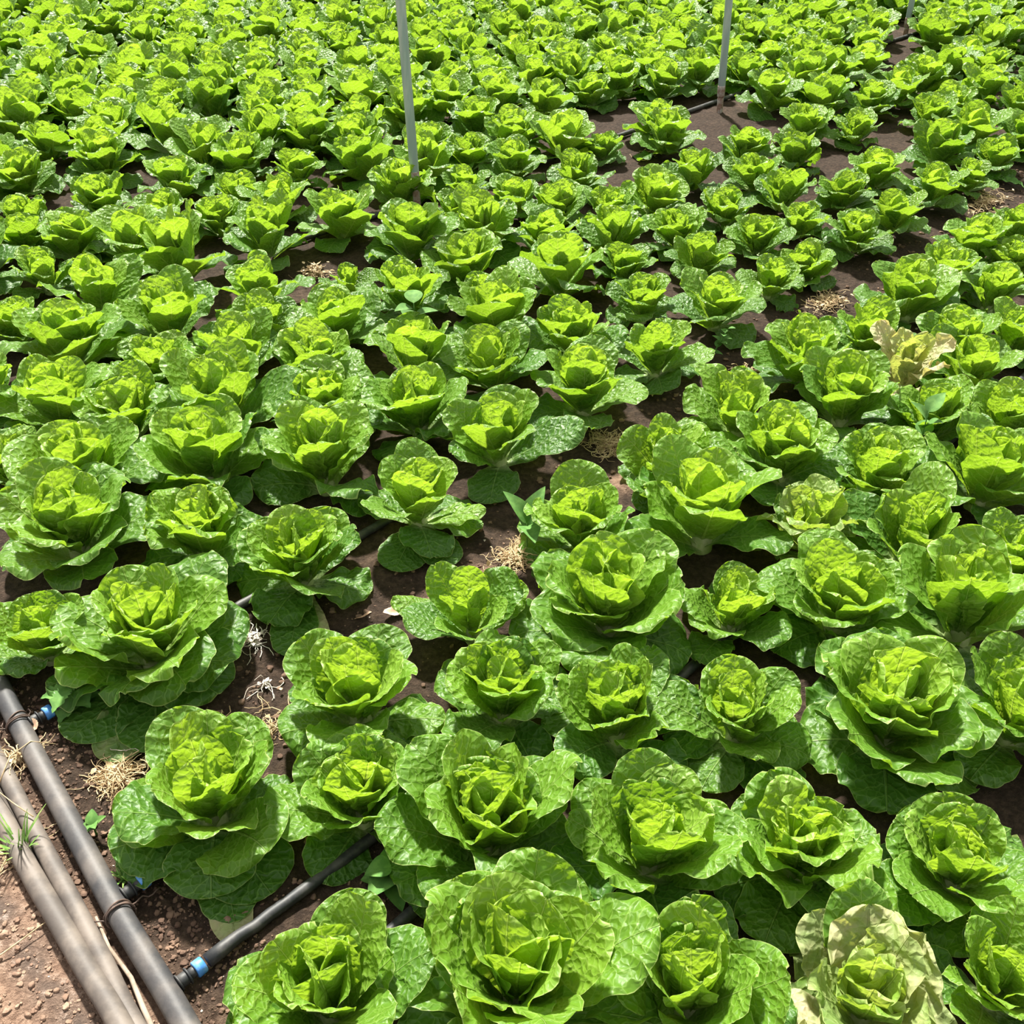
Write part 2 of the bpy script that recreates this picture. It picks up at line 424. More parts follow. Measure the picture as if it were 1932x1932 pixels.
# heads: x, y, spread, bearing, slant, slant bearing, build (index into STYLE, -1 = one of the shared kinds), label
HEADS = [
    (0.519, 0.756, 0.295, 0.00, 0.04, 3.46, 0, 'wilted lettuce at the bottom edge with shrivelled yellow brown leaf margins'),
    (-0.270, 0.757, 0.284, 0.00, 0.04, 2.10, 1, 'large lettuce at the bottom edge beside the nearest blue-collared hose, dark hollow heart'),
    (0.262, 0.765, 0.277, 0.00, 0.04, 2.45, 2, 'lettuce with a tall round back leaf, left of the wilted bottom lettuce'),
    (0.003, 0.771, 0.345, 0.00, 0.04, 0.57, 3, 'broadest open lettuce of the bottom edge, nested rings round a dark slit heart'),
    (0.722, 0.783, 0.228, 0.00, 0.04, 4.97, 4, 'lettuce with narrow upright leaves in the bottom right corner'),
    (0.734, 0.978, 0.271, 0.00, 0.04, 3.79, 5, 'open lettuce at the right edge with one tall paddle-shaped back leaf'),
    (0.475, 0.997, 0.283, 0.00, 0.04, 2.26, 6, 'lettuce with torn ruffled outer leaves standing behind the wilted lettuce'),
    (0.227, 1.007, 0.294, 0.00, 0.04, 6.14, 7, 'loose lettuce spreading leaves left and right over bare soil, tall dark back leaves'),
    (-0.045, 1.048, 0.314, 0.00, 0.04, 1.01, 8, 'big cup-shaped lettuce with wide square-topped back leaves above the bottom row'),
    (-0.523, 1.101, 0.327, 0.00, 0.04, 1.02, 9, 'lettuce over the middle blue-collared hose, broad dark leaves drooping towards the pipes'),
    (-0.263, 1.114, 0.284, 0.00, 0.04, 2.22, 10, 'lettuce with a tall rounded dark back leaf, second along the end row of three'),
    (0.704, 1.279, 0.360, 0.00, 0.04, 0.73, 11, 'very broad many-leaved lettuce rosette near the right edge'),
    (0.423, 1.284, 0.273, 0.00, 0.04, 4.74, 12, 'tight upright lettuce on a skirt of dark leaves, left of the broadest rosette'),
    (0.200, 1.296, 0.286, 0.00, 0.04, 2.47, 13, 'lettuce with one pointed arch-shaped leaf standing tall at its back'),
    (0.950, 1.297, 0.291, 0.02, 0.08, 5.09, 14, 'leafy lettuce, third from near end of sixth row this side of soil path'),
    (-0.295, 1.335, 0.318, 0.00, 0.04, 5.03, 15, 'open lettuce first in its row beside the path, behind tall rounded back leaf'),
    (-0.016, 1.350, 0.286, 0.00, 0.04, 4.21, 16, 'lettuce with upright dark back leaves between two bigger neighbours'),
    (-0.737, 1.490, 0.360, 0.00, 0.04, 1.30, 17, 'broad lettuce rosette at the path corner with dark leaves flat on the soil'),
    (-0.963, 1.513, 0.247, 0.00, 0.04, 0.52, 18, 'loose few-leaved lettuce at the left edge beside the broad corner rosette'),
    (0.944, 1.555, 0.374, 2.92, 0.11, 2.96, 19, 'broad lettuce, fourth from near end of fifth row this side of soil path'),
    (-0.083, 1.577, 0.253, 0.00, 0.04, 4.83, 20, 'small lettuce at the path with one long leaf reaching out left'),
    (0.460, 1.585, 0.261, 2.98, 0.09, 0.94, 21, 'leafy lettuce, fourth from near end of third row this side of soil path'),
    (0.202, 1.588, 0.366, 4.07, 0.06, 4.25, 22, 'broad lettuce, third from near end of second row this side of soil path'),
    (0.689, 1.599, 0.315, 2.71, 0.03, 4.76, 23, 'leafy lettuce, fourth from near end of fourth row this side of soil path'),
    (-0.473, 1.748, 0.308, 0.00, 0.04, 6.01, 24, 'lettuce beside the path with a yellowed holed leaf lying on the soil'),
    (1.125, 1.752, 0.250, 4.93, 0.00, 3.48, 25, 'leafy lettuce, fifth from near end of fifth row this side of soil path'),
    (0.897, 1.806, 0.311, 4.25, 0.12, 5.29, 26, 'leafy lettuce, fifth from near end of fourth row this side of soil path'),
    (-1.003, 1.831, 0.356, 0.00, 0.04, 5.01, 27, 'wide bright lettuce near the left edge behind the loose few-leaved one'),
    (-0.716, 1.835, 0.297, 0.00, 0.04, 1.78, 28, "rumpled lettuce between the holed yellow leaf's plant and a wide neighbour"),
    (0.168, 1.855, 0.299, 1.90, 0.11, 2.45, 29, 'leafy lettuce, fourth from near end of first row this side of soil path'),
    (0.694, 1.856, 0.279, 0.00, 0.04, 2.40, 30, 'lettuce with bleached torn papery leaves over its heart'),
    (0.450, 1.882, 0.370, 2.88, 0.14, 1.97, 31, 'broad lettuce, fourth from near end of second row this side of soil path'),
    (-0.227, 1.969, 0.290, 0.00, 0.04, 6.20, 32, 'upright lettuce at the path edge with leaves stretched out left and right'),
    (1.157, 2.046, 0.336, 0.49, 0.07, 0.17, 33, 'broad lettuce, sixth from near end of fourth row this side of soil path'),
    (0.907, 2.071, 0.293, 0.54, 0.03, 6.04, 34, 'leafy lettuce, sixth from near end of third row this side of soil path'),
    (-1.068, 2.079, 0.348, 4.44, 0.06, 5.28, 35, 'broad lettuce, first from near end of fourth row beyond soil path'),
    (-0.475, 2.116, 0.328, 3.24, 0.00, 5.10, 36, 'broad lettuce, third from near end of second row beyond soil path'),
    (0.394, 2.116, 0.304, 4.19, 0.02, 3.79, 37, 'broad lettuce, fifth from near end of first row this side of soil path'),
    (-0.767, 2.126, 0.361, 1.36, 0.04, 2.44, 38, 'broad lettuce, second from near end of third row beyond soil path'),
    (-1.272, 2.133, 0.236, 5.07, 0.01, 3.59, 39, 'leafy lettuce, first from near end of fifth row beyond soil path'),
    (0.682, 2.141, 0.307, 6.17, 0.03, 2.76, 40, 'leafy lettuce, fifth from near end of second row this side of soil path'),
    (-0.035, 2.225, 0.314, 4.40, 0.01, 5.35, 41, 'broad lettuce, fourth from near end of first row beyond soil path'),
    (1.322, 2.320, 0.283, 6.17, 0.03, 4.61, 42, 'leafy lettuce, seventh from near end of fourth row this side of soil path'),
    (1.130, 2.334, 0.284, 5.24, 0.05, 1.99, 43, 'leafy lettuce, seventh from near end of third row this side of soil path'),
    (-1.032, 2.347, 0.285, 4.35, 0.07, 3.70, 44, 'leafy lettuce, second from near end of fifth row beyond soil path'),
    (0.614, 2.357, 0.311, 3.00, 0.08, 2.45, 45, 'broad lettuce, sixth from near end of first row this side of soil path'),
    (-0.249, 2.359, 0.320, 1.89, 0.07, 2.49, 46, 'leafy lettuce, fourth from near end of second row beyond soil path'),
    (-0.786, 2.384, 0.347, 1.35, 0.03, 4.58, 47, 'broad lettuce, second from near end of fourth row beyond soil path'),
    (-1.248, 2.400, 0.323, 4.82, 0.01, 4.48, 48, 'leafy lettuce, first from near end of sixth row beyond soil path'),
    (-0.517, 2.401, 0.307, 0.74, 0.01, 5.41, 49, 'leafy lettuce, third from near end of third row beyond soil path'),
    (0.912, 2.413, 0.342, 6.07, 0.05, 3.93, 50, 'broad lettuce, sixth from near end of second row this side of soil path'),
    (-1.475, 2.445, 0.295, 0.67, 0.00, 2.61, 51, 'leafy lettuce, first from near end of seventh row beyond soil path'),
    (0.203, 2.471, 0.314, 2.06, 0.01, 2.78, 52, 'broad lettuce, fifth from near end of first row beyond soil path'),
    (1.138, 2.585, 0.270, 0.00, 0.04, 2.65, 53, 'pale dried-up lettuce standing wilted among green ones at the right'),
    (-0.047, 2.610, 0.307, 2.33, 0.18, 3.38, 54, 'leafy lettuce, fifth from near end of second row beyond soil path'),
    (-0.564, 2.610, 0.307, 0.68, 0.00, 6.28, 55, 'leafy lettuce, third from near end of fourth row beyond soil path'),
    (1.328, 2.610, 0.307, 0.88, 0.02, 5.73, 56, 'leafy lettuce, eighth from near end of third row this side of soil path'),
    (-1.032, 2.627, 0.281, 0.07, 0.09, 6.24, 57, 'leafy lettuce, second from near end of sixth row beyond soil path'),
    (0.863, 2.639, 0.320, 0.57, 0.10, 1.91, 58, 'broad lettuce, seventh from near end of first row this side of soil path'),
    (-0.302, 2.657, 0.320, 2.59, 0.19, 0.39, 59, 'leafy lettuce, fourth from near end of third row beyond soil path'),
    (-0.809, 2.658, 0.302, 5.68, 0.04, 2.86, 60, 'leafy lettuce, third from near end of fifth row beyond soil path'),
    (0.433, 2.691, 0.273, 0.56, 0.04, 3.65, 61, 'leafy lettuce, sixth from near end of first row beyond soil path'),
    (-1.324, 2.720, 0.353, 5.20, 0.12, 1.44, 62, 'broad lettuce, first from near end of the row just before the metal posts'),
    (1.334, 2.759, 0.291, 1.86, 0.03, 1.36, 63, 'leafy lettuce, eighth from near end of second row this side of soil path'),
    (1.082, 2.791, 0.289, 4.16, 0.00, 4.72, 64, 'leafy lettuce, eighth from near end of first row this side of soil path'),
    (0.191, 2.810, 0.304, 0.53, 0.00, 0.62, 65, 'leafy lettuce, sixth from near end of second row beyond soil path'),
    (1.544, 2.831, 0.249, 1.70, 0.14, 0.35, 66, 'leafy lettuce, ninth from near end of third row this side of soil path'),
    (-1.069, 2.879, 0.329, 0.57, 0.03, 3.20, 67, 'broad lettuce, second from near end of seventh row beyond soil path'),
    (-0.548, 2.879, 0.329, 3.21, 0.01, 4.13, 68, 'broad lettuce, fourth from near end of fifth row beyond soil path'),
    (-0.777, 2.885, 0.252, 0.99, 0.03, 6.14, 69, 'leafy lettuce, third from near end of sixth row beyond soil path'),
    (-1.552, 2.885, 0.252, 1.91, 0.10, 1.80, 70, 'leafy lettuce, first from near end of the row in line with the metal posts'),
    (-0.043, 2.898, 0.321, 5.03, 0.04, 2.13, 71, 'leafy lettuce, fifth from near end of third row beyond soil path'),
    (0.652, 2.994, 0.277, 5.70, 0.08, 4.83, 72, 'leafy lettuce, seventh from near end of first row beyond soil path'),
    (1.281, 3.048, 0.327, 2.27, 0.01, 5.87, 73, 'broad lettuce, ninth from near end of first row this side of soil path'),
    (0.424, 3.056, 0.253, 3.31, 0.13, 0.73, 74, 'leafy lettuce, seventh from near end of second row beyond soil path'),
    (-0.087, 3.057, 0.243, 2.34, 0.01, 5.39, 75, 'leafy lettuce, fourth from near end of fourth row beyond soil path'),
    (-1.351, 3.070, 0.325, 6.05, 0.07, 0.39, 76, 'broad lettuce, second from near end of the row in line with the metal posts'),
    (-0.338, 3.073, 0.284, 0.74, 0.08, 2.03, 77, 'leafy lettuce, fifth from near end of fifth row beyond soil path'),
    (-0.821, 3.112, 0.307, 4.65, 0.21, 2.58, 78, 'leafy lettuce, third from near end of seventh row beyond soil path'),
    (1.577, 3.113, 0.287, 4.99, 0.06, 0.19, 79, 'leafy lettuce, ninth from near end of second row this side of soil path'),
    (0.166, 3.213, 0.346, 1.26, 0.18, 1.90, 80, 'broad lettuce, sixth from near end of third row beyond soil path'),
    (0.865, 3.221, 0.234, 2.06, 0.16, 5.94, 81, 'leafy lettuce, eighth from near end of first row beyond soil path'),
    (-0.551, 3.225, 0.185, 0.00, 0.04, 5.42, 82, 'small young lettuce with few round leaves beside a bare soil patch'),
    (-1.593, 3.264, 0.244, 0.68, 0.04, 2.18, 83, 'leafy lettuce, first from near end of second row behind the metal posts'),
    (1.497, 3.282, 0.276, 5.40, 0.03, 3.33, 84, 'leafy lettuce, tenth from near end of first row this side of soil path'),
    (-0.146, 3.302, 0.321, 5.11, 0.03, 4.15, -1, 'leafy lettuce, sixth from near end of fifth row beyond soil path'),
    (0.392, 3.332, 0.237, 4.82, 0.06, 1.61, -1, 'leafy lettuce, seventh from near end of third row beyond soil path'),
    (-1.140, 3.343, 0.368, 3.40, 0.18, 2.92, -1, 'broad lettuce, third from near end of the row in line with the metal posts'),
    (1.050, 3.367, 0.231, 3.78, 0.25, 3.32, -1, 'leafy lettuce, ninth from near end of first row beyond soil path'),
    (0.658, 3.377, 0.240, 3.59, 0.06, 5.14, -1, 'leafy lettuce, eighth from near end of second row beyond soil path'),
    (1.741, 3.377, 0.222, 3.29, 0.01, 5.23, -1, 'leafy lettuce, eleventh from near end of first row this side of soil path'),
    (-1.355, 3.488, 0.324, 5.72, 0.02, 1.77, -1, 'leafy lettuce, second from near end of second row behind the metal posts'),
    (1.681, 3.489, 0.290, 5.19, 0.10, 2.36, -1, 'leafy lettuce, twelfth from near end of first row this side of soil path'),
    (-0.370, 3.509, 0.359, 5.97, 0.05, 0.50, -1, 'broad lettuce, fourth from near end of seventh row beyond soil path'),
    (-0.881, 3.512, 0.325, 4.14, 0.06, 1.51, -1, 'broad lettuce, fourth from near end of the row in line with the metal posts'),
    (-1.589, 3.539, 0.294, 0.83, 0.08, 0.04, -1, 'leafy lettuce, first from near end of third row behind the metal posts'),
    (0.359, 3.539, 0.294, 4.74, 0.11, 1.05, -1, 'leafy lettuce, fifth from near end of fourth row beyond soil path'),
    (0.122, 3.550, 0.283, 3.07, 0.03, 4.70, -1, 'leafy lettuce, seventh from near end of fifth row beyond soil path'),
    (0.897, 3.568, 0.250, 6.19, 0.03, 4.65, -1, 'leafy lettuce, ninth from near end of second row beyond soil path'),
    (-1.800, 3.593, 0.251, 3.10, 0.09, 0.72, -1, 'leafy lettuce, first from near end of fourth row behind the metal posts'),
    (1.269, 3.600, 0.265, 3.06, 0.09, 4.65, -1, 'leafy lettuce, tenth from near end of first row beyond soil path'),
    (-0.098, 3.612, 0.321, 5.71, 0.07, 3.20, -1, 'leafy lettuce, fifth from near end of sixth row beyond soil path'),
    (0.617, 3.617, 0.264, 5.27, 0.18, 3.46, -1, 'leafy lettuce, eighth from near end of third row beyond soil path'),
    (1.864, 3.644, 0.235, 6.01, 0.09, 1.11, -1, 'leafy lettuce, thirteenth from near end of first row this side of soil path'),
    (-0.643, 3.717, 0.317, 4.17, 0.08, 1.28, -1, 'leafy lettuce, fifth from near end of the row in line with the metal posts'),
    (-1.112, 3.739, 0.247, 0.89, 0.10, 1.07, -1, 'leafy lettuce, third from near end of second row behind the metal posts'),
    (1.099, 3.741, 0.224, 0.67, 0.11, 3.05, -1, 'small lettuce, tenth from near end of second row beyond soil path'),
    (-1.844, 3.760, 0.260, 1.98, 0.10, 3.77, -1, 'leafy lettuce, second from near end of fourth row behind the metal posts'),
    (1.462, 3.775, 0.253, 2.04, 0.12, 2.53, -1, 'leafy lettuce, eleventh from near end of first row beyond soil path'),
    (-1.329, 3.792, 0.262, 5.62, 0.11, 5.14, -1, 'leafy lettuce, second from near end of third row behind the metal posts'),
    (-0.182, 3.792, 0.262, 0.42, 0.01, 5.26, -1, 'leafy lettuce, fifth from near end of seventh row beyond soil path'),
    (0.382, 3.831, 0.264, 4.24, 0.02, 3.98, -1, 'leafy lettuce, eighth from near end of fifth row beyond soil path'),
    (0.180, 3.846, 0.277, 0.84, 0.02, 4.93, -1, 'leafy lettuce, sixth from near end of sixth row beyond soil path'),
    (0.825, 3.860, 0.254, 1.17, 0.09, 4.65, -1, 'leafy lettuce, ninth from near end of third row beyond soil path'),
    (-1.608, 3.925, 0.294, 2.43, 0.03, 3.81, -1, 'leafy lettuce, third from near end of fourth row behind the metal posts'),
    (-0.903, 3.933, 0.270, 1.82, 0.01, 1.16, -1, 'leafy lettuce, fourth from near end of second row behind the metal posts'),
    (0.545, 3.941, 0.307, 1.74, 0.21, 5.97, -1, 'leafy lettuce, ninth from near end of fifth row beyond soil path'),
    (0.012, 3.945, 0.258, 2.26, 0.01, 3.53, -1, 'leafy lettuce, sixth from near end of seventh row beyond soil path'),
    (1.075, 4.004, 0.261, 2.08, 0.08, 6.19, -1, 'leafy lettuce, tenth from near end of third row beyond soil path'),
    (1.326, 4.006, 0.249, 1.53, 0.03, 1.83, -1, 'leafy lettuce, eleventh from near end of second row beyond soil path'),
    (-1.114, 4.017, 0.249, 5.65, 0.17, 0.57, -1, 'leafy lettuce, third from near end of third row behind the metal posts'),
    (-0.446, 4.061, 0.302, 3.46, 0.02, 2.56, -1, 'leafy lettuce, sixth from near end of the row in line with the metal posts'),
    (1.701, 4.062, 0.268, 1.70, 0.02, 3.27, -1, 'leafy lettuce, twelfth from near end of first row beyond soil path'),
    (-1.375, 4.135, 0.306, 3.06, 0.06, 2.50, -1, 'leafy lettuce, fourth from near end of fourth row behind the metal posts'),
    (-0.191, 4.143, 0.230, 4.33, 0.03, 5.28, -1, 'small lettuce, seventh from near end of the row in line with the metal posts'),
    (0.268, 4.169, 0.282, 6.20, 0.04, 3.92, -1, 'leafy lettuce, seventh from near end of seventh row beyond soil path'),
    (-2.006, 4.186, 0.309, 2.60, 0.08, 4.40, -1, 'leafy lettuce, first from near end of sixth row behind the metal posts'),
    (0.750, 4.223, 0.259, 5.10, 0.02, 4.39, -1, 'leafy lettuce, tenth from near end of fifth row beyond soil path'),
    (1.012, 4.223, 0.259, 1.12, 0.15, 3.02, -1, 'leafy lettuce, sixth from near end of fourth row beyond soil path'),
    (1.897, 4.225, 0.216, 1.35, 0.06, 5.44, -1, 'leafy lettuce, thirteenth from near end of first row beyond soil path'),
    (1.523, 4.254, 0.274, 5.79, 0.00, 4.61, -1, 'leafy lettuce, twelfth from near end of second row beyond soil path'),
    (-0.904, 4.267, 0.274, 5.42, 0.11, 1.12, -1, 'leafy lettuce, fourth from near end of third row behind the metal posts'),
    (-0.370, 4.321, 0.310, 5.50, 0.00, 3.01, -1, 'leafy lettuce, first from near end of first row behind the metal posts'),
    (-1.148, 4.329, 0.330, 3.18, 0.05, 1.51, -1, 'broad lettuce, fifth from near end of fourth row behind the metal posts'),
    (-1.740, 4.350, 0.318, 2.41, 0.05, 0.02, -1, 'leafy lettuce, second from near end of sixth row behind the metal posts'),
    (-0.634, 4.360, 0.333, 4.39, 0.19, 2.38, -1, 'broad lettuce, fifth from near end of second row behind the metal posts'),
    (0.009, 4.367, 0.287, 2.36, 0.03, 3.84, -1, 'leafy lettuce, eighth from near end of the row in line with the metal posts'),
    (2.106, 4.460, 0.251, 4.95, 0.13, 2.89, -1, 'leafy lettuce, fourteenth from near end of first row beyond soil path'),
    (1.233, 4.481, 0.272, 4.07, 0.11, 1.71, -1, 'leafy lettuce, seventh from near end of fourth row beyond soil path'),
    (-1.331, 4.478, 0.338, 4.72, 0.05, 4.37, -1, 'broad lettuce, first from near end of fifth row behind the metal posts'),
    (-0.186, 4.497, 0.259, 3.70, 0.06, 0.39, -1, 'leafy lettuce, second from near end of first row behind the metal posts'),
    (1.870, 4.514, 0.312, 2.86, 0.02, 2.04, -1, 'leafy lettuce, thirteenth from near end of second row beyond soil path'),
    (-1.818, 4.554, 0.335, 3.47, 0.00, 0.84, -1, 'broad lettuce, first from near end of seventh row behind the metal posts'),
    (1.027, 4.569, 0.262, 3.56, 0.18, 5.08, -1, 'leafy lettuce, eleventh from near end of fifth row beyond soil path'),
    (-2.054, 4.588, 0.291, 0.66, 0.19, 2.25, -1, 'leafy lettuce, first from near end of eighth row behind the metal posts'),
    (-0.678, 4.601, 0.342, 2.70, 0.10, 3.03, -1, 'broad lettuce, fifth from near end of third row behind the metal posts'),
    (0.226, 4.636, 0.335, 6.07, 0.02, 6.18, -1, 'broad lettuce, ninth from near end of the row in line with the metal posts'),
    (-0.367, 4.644, 0.266, 2.52, 0.04, 4.12, -1, 'leafy lettuce, sixth from near end of second row behind the metal posts'),
    (-0.920, 4.659, 0.329, 5.68, 0.04, 1.26, -1, 'broad lettuce, sixth from near end of fourth row behind the metal posts'),
    (-1.536, 4.672, 0.351, 1.18, 0.05, 2.86, -1, 'broad lettuce, third from near end of sixth row behind the metal posts'),
    (0.702, 4.688, 0.322, 1.97, 0.01, 2.77, -1, 'leafy lettuce, eighth from near end of seventh row beyond soil path'),
    (-1.125, 4.688, 0.342, 3.43, 0.03, 2.25, -1, 'broad lettuce, second from near end of fifth row behind the metal posts'),
    (0.002, 4.695, 0.324, 6.23, 0.06, 4.91, -1, 'leafy lettuce, third from near end of first row behind the metal posts'),
    (2.098, 4.770, 0.326, 1.79, 0.11, 4.65, -1, 'broad lettuce, fourteenth from near end of second row beyond soil path'),
    (-1.839, 4.807, 0.345, 1.63, 0.03, 3.33, -1, 'broad lettuce, second from near end of eighth row behind the metal posts'),
    (1.592, 4.840, 0.260, 0.91, 0.04, 6.11, -1, 'leafy lettuce, eighth from near end of fourth row beyond soil path'),
    (-2.298, 4.844, 0.355, 5.02, 0.16, 0.70, -1, 'broad lettuce, first from near end of tenth row behind the metal posts'),
    (1.359, 4.856, 0.285, 5.18, 0.01, 2.41, -1, 'leafy lettuce, twelfth from near end of fifth row beyond soil path'),
    (-0.696, 4.877, 0.298, 0.32, 0.13, 3.54, -1, 'leafy lettuce, seventh from near end of fourth row behind the metal posts'),
    (-0.966, 4.884, 0.355, 3.11, 0.05, 4.25, -1, 'broad lettuce, third from near end of fifth row behind the metal posts'),
    (0.683, 4.893, 0.284, 0.76, 0.07, 0.87, -1, 'leafy lettuce, second from near end of the row just before the metal posts'),
    (-0.163, 4.915, 0.322, 4.40, 0.08, 4.79, -1, 'leafy lettuce, seventh from near end of second row behind the metal posts'),
    (0.030, 4.950, 0.236, 4.66, 0.13, 3.00, -1, 'leafy lettuce, eighth from near end of second row behind the metal posts'),
    (-1.183, 4.944, 0.291, 4.66, 0.10, 1.17, -1, 'leafy lettuce, fourth from near end of sixth row behind the metal posts'),
    (-1.660, 4.980, 0.299, 2.35, 0.11, 2.68, -1, 'leafy lettuce, third from near end of eighth row behind the metal posts'),
    (-1.879, 5.011, 0.326, 5.03, 0.04, 2.29, -1, 'broad lettuce, first from near end of ninth row behind the metal posts'),
    (1.994, 5.020, 0.297, 4.21, 0.07, 5.40, -1, 'leafy lettuce, eleventh from near end of third row beyond soil path'),
    (-2.352, 5.061, 0.347, 0.28, 0.07, 0.83, -1, 'broad lettuce, first from near end of eleventh row behind the metal posts'),
    (-2.096, 5.068, 0.315, 5.67, 0.10, 2.13, -1, 'leafy lettuce, second from near end of tenth row behind the metal posts'),
    (-0.502, 5.082, 0.321, 1.36, 0.14, 5.08, -1, 'leafy lettuce, eighth from near end of fourth row behind the metal posts'),
    (-0.980, 5.100, 0.322, 3.35, 0.02, 0.47, -1, 'leafy lettuce, fifth from near end of sixth row behind the metal posts'),
    (-1.208, 5.161, 0.332, 4.01, 0.09, 6.06, -1, 'broad lettuce, second from near end of seventh row behind the metal posts'),
    (-1.463, 5.174, 0.318, 3.79, 0.19, 2.53, -1, 'leafy lettuce, fourth from near end of eighth row behind the metal posts'),
    (-1.682, 5.187, 0.331, 0.06, 0.07, 4.39, -1, 'broad lettuce, second from near end of ninth row behind the metal posts'),
    (-0.058, 5.200, 0.313, 3.23, 0.03, 0.62, -1, 'leafy lettuce, sixth from near end of third row behind the metal posts'),
    (0.157, 5.204, 0.319, 0.82, 0.02, 3.87, -1, 'leafy lettuce, ninth from near end of second row behind the metal posts'),
    (2.169, 5.206, 0.288, 5.95, 0.28, 3.84, -1, 'leafy lettuce, twelfth from near end of third row beyond soil path'),
    (-0.322, 5.242, 0.319, 3.05, 0.07, 5.25, -1, 'leafy lettuce, ninth from near end of fourth row behind the metal posts'),
    (1.782, 5.256, 0.284, 0.65, 0.00, 3.19, -1, 'leafy lettuce, thirteenth from near end of fifth row beyond soil path'),
    (1.545, 5.265, 0.337, 1.65, 0.15, 1.43, -1, 'broad lettuce, seventh from near end of sixth row beyond soil path'),
    (-2.173, 5.268, 0.355, 4.41, 0.11, 1.63, -1, 'broad lettuce, second from near end of eleventh row behind the metal posts'),
    (-1.919, 5.271, 0.286, 4.41, 0.10, 0.40, -1, 'leafy lettuce, third from near end of tenth row behind the metal posts'),
    (-2.391, 5.288, 0.329, 4.69, 0.02, 2.85, -1, 'broad lettuce, first from near end of twelfth row behind the metal posts'),
    (-0.520, 5.313, 0.296, 1.83, 0.04, 4.17, -1, 'leafy lettuce, fourth from near end of fifth row behind the metal posts'),
    (-0.762, 5.321, 0.337, 0.45, 0.05, 5.64, -1, 'broad lettuce, sixth from near end of sixth row behind the metal posts'),
    (1.293, 5.349, 0.334, 3.01, 0.12, 4.69, -1, 'broad lettuce, ninth from near end of seventh row beyond soil path'),
    (-1.019, 5.351, 0.289, 4.53, 0.01, 5.75, -1, 'leafy lettuce, third from near end of seventh row behind the metal posts'),
    (-1.246, 5.385, 0.282, 1.92, 0.13, 0.89, -1, 'leafy lettuce, fifth from near end of eighth row behind the metal posts'),
    (0.397, 5.417, 0.281, 1.57, 0.05, 4.25, -1, 'leafy lettuce, tenth from near end of second row behind the metal posts'),
    (-1.482, 5.425, 0.329, 3.79, 0.00, 5.67, -1, 'broad lettuce, third from near end of ninth row behind the metal posts'),
    (2.394, 5.433, 0.335, 4.61, 0.02, 1.76, -1, 'broad lettuce, thirteenth from near end of third row beyond soil path'),
    (1.976, 5.446, 0.300, 1.47, 0.03, 4.55, -1, 'leafy lettuce, fourteenth from near end of fifth row beyond soil path'),
    (-0.103, 5.461, 0.315, 1.93, 0.01, 0.12, -1, 'leafy lettuce, tenth from near end of fourth row behind the metal posts'),
    (-1.974, 5.469, 0.327, 5.58, 0.06, 5.50, -1, 'broad lettuce, third from near end of eleventh row behind the metal posts'),
    (-1.722, 5.478, 0.340, 4.79, 0.24, 1.91, -1, 'broad lettuce, fourth from near end of tenth row behind the metal posts'),
    (-0.312, 5.527, 0.320, 1.94, 0.03, 2.28, -1, 'leafy lettuce, fifth from near end of fifth row behind the metal posts'),
    (1.508, 5.529, 0.355, 0.33, 0.02, 4.40, -1, 'broad lettuce, tenth from near end of seventh row beyond soil path'),
    (-0.576, 5.541, 0.351, 1.31, 0.08, 1.41, -1, 'broad lettuce, seventh from near end of sixth row behind the metal posts'),
    (0.778, 5.555, 0.318, 1.23, 0.13, 5.29, -1, 'leafy lettuce, fourth from near end of first row behind the metal posts'),
    (-2.219, 5.557, 0.332, 3.70, 0.04, 2.60, -1, 'broad lettuce, second from near end of twelfth row behind the metal posts'),
    (-0.827, 5.564, 0.286, 2.98, 0.06, 5.18, -1, 'leafy lettuce, fourth from near end of seventh row behind the metal posts'),
    (-2.451, 5.575, 0.332, 3.24, 0.12, 0.60, -1, 'broad lettuce, first from near end of thirteenth row behind the metal posts'),
    (-1.323, 5.587, 0.344, 2.60, 0.06, 5.42, -1, 'broad lettuce, fourth from near end of ninth row behind the metal posts'),
    (0.558, 5.592, 0.324, 2.48, 0.01, 4.94, -1, 'leafy lettuce, eleventh from near end of second row behind the metal posts'),
    (-1.083, 5.600, 0.292, 0.66, 0.08, 2.29, -1, 'leafy lettuce, sixth from near end of eighth row behind the metal posts'),
    (-1.541, 5.643, 0.343, 1.97, 0.07, 3.66, -1, 'broad lettuce, fifth from near end of tenth row behind the metal posts'),
    (0.309, 5.648, 0.355, 3.65, 0.06, 4.53, -1, 'broad lettuce, seventh from near end of third row behind the metal posts'),
    (2.155, 5.654, 0.318, 3.29, 0.11, 4.10, -1, 'leafy lettuce, fifteenth from near end of fifth row beyond soil path'),
    (0.103, 5.666, 0.287, 4.20, 0.08, 1.05, -1, 'leafy lettuce, eleventh from near end of fourth row behind the metal posts'),
    (-0.125, 5.694, 0.308, 2.18, 0.08, 1.65, -1, 'leafy lettuce, sixth from near end of fifth row behind the metal posts'),
    (1.689, 5.700, 0.346, 3.44, 0.04, 3.17, -1, 'broad lettuce, eleventh from near end of seventh row beyond soil path'),
    (0.980, 5.715, 0.352, 0.91, 0.03, 3.67, -1, 'broad lettuce, fifth from near end of first row behind the metal posts'),
    (-0.634, 5.743, 0.284, 4.26, 0.12, 1.71, -1, 'leafy lettuce, fifth from near end of seventh row behind the metal posts'),
    (-2.022, 5.761, 0.356, 5.04, 0.06, 2.40, -1, 'broad lettuce, third from near end of twelfth row behind the metal posts'),
    (1.257, 5.765, 0.289, 0.47, 0.03, 2.91, -1, 'leafy lettuce, tenth from near end of the row in line with the metal posts'),
    (-2.473, 5.789, 0.322, 4.63, 0.11, 3.81, -1, 'leafy lettuce, first from near end of fourteenth row behind the metal posts'),
    (0.750, 5.807, 0.317, 4.40, 0.04, 5.36, -1, 'leafy lettuce, twelfth from near end of second row behind the metal posts'),
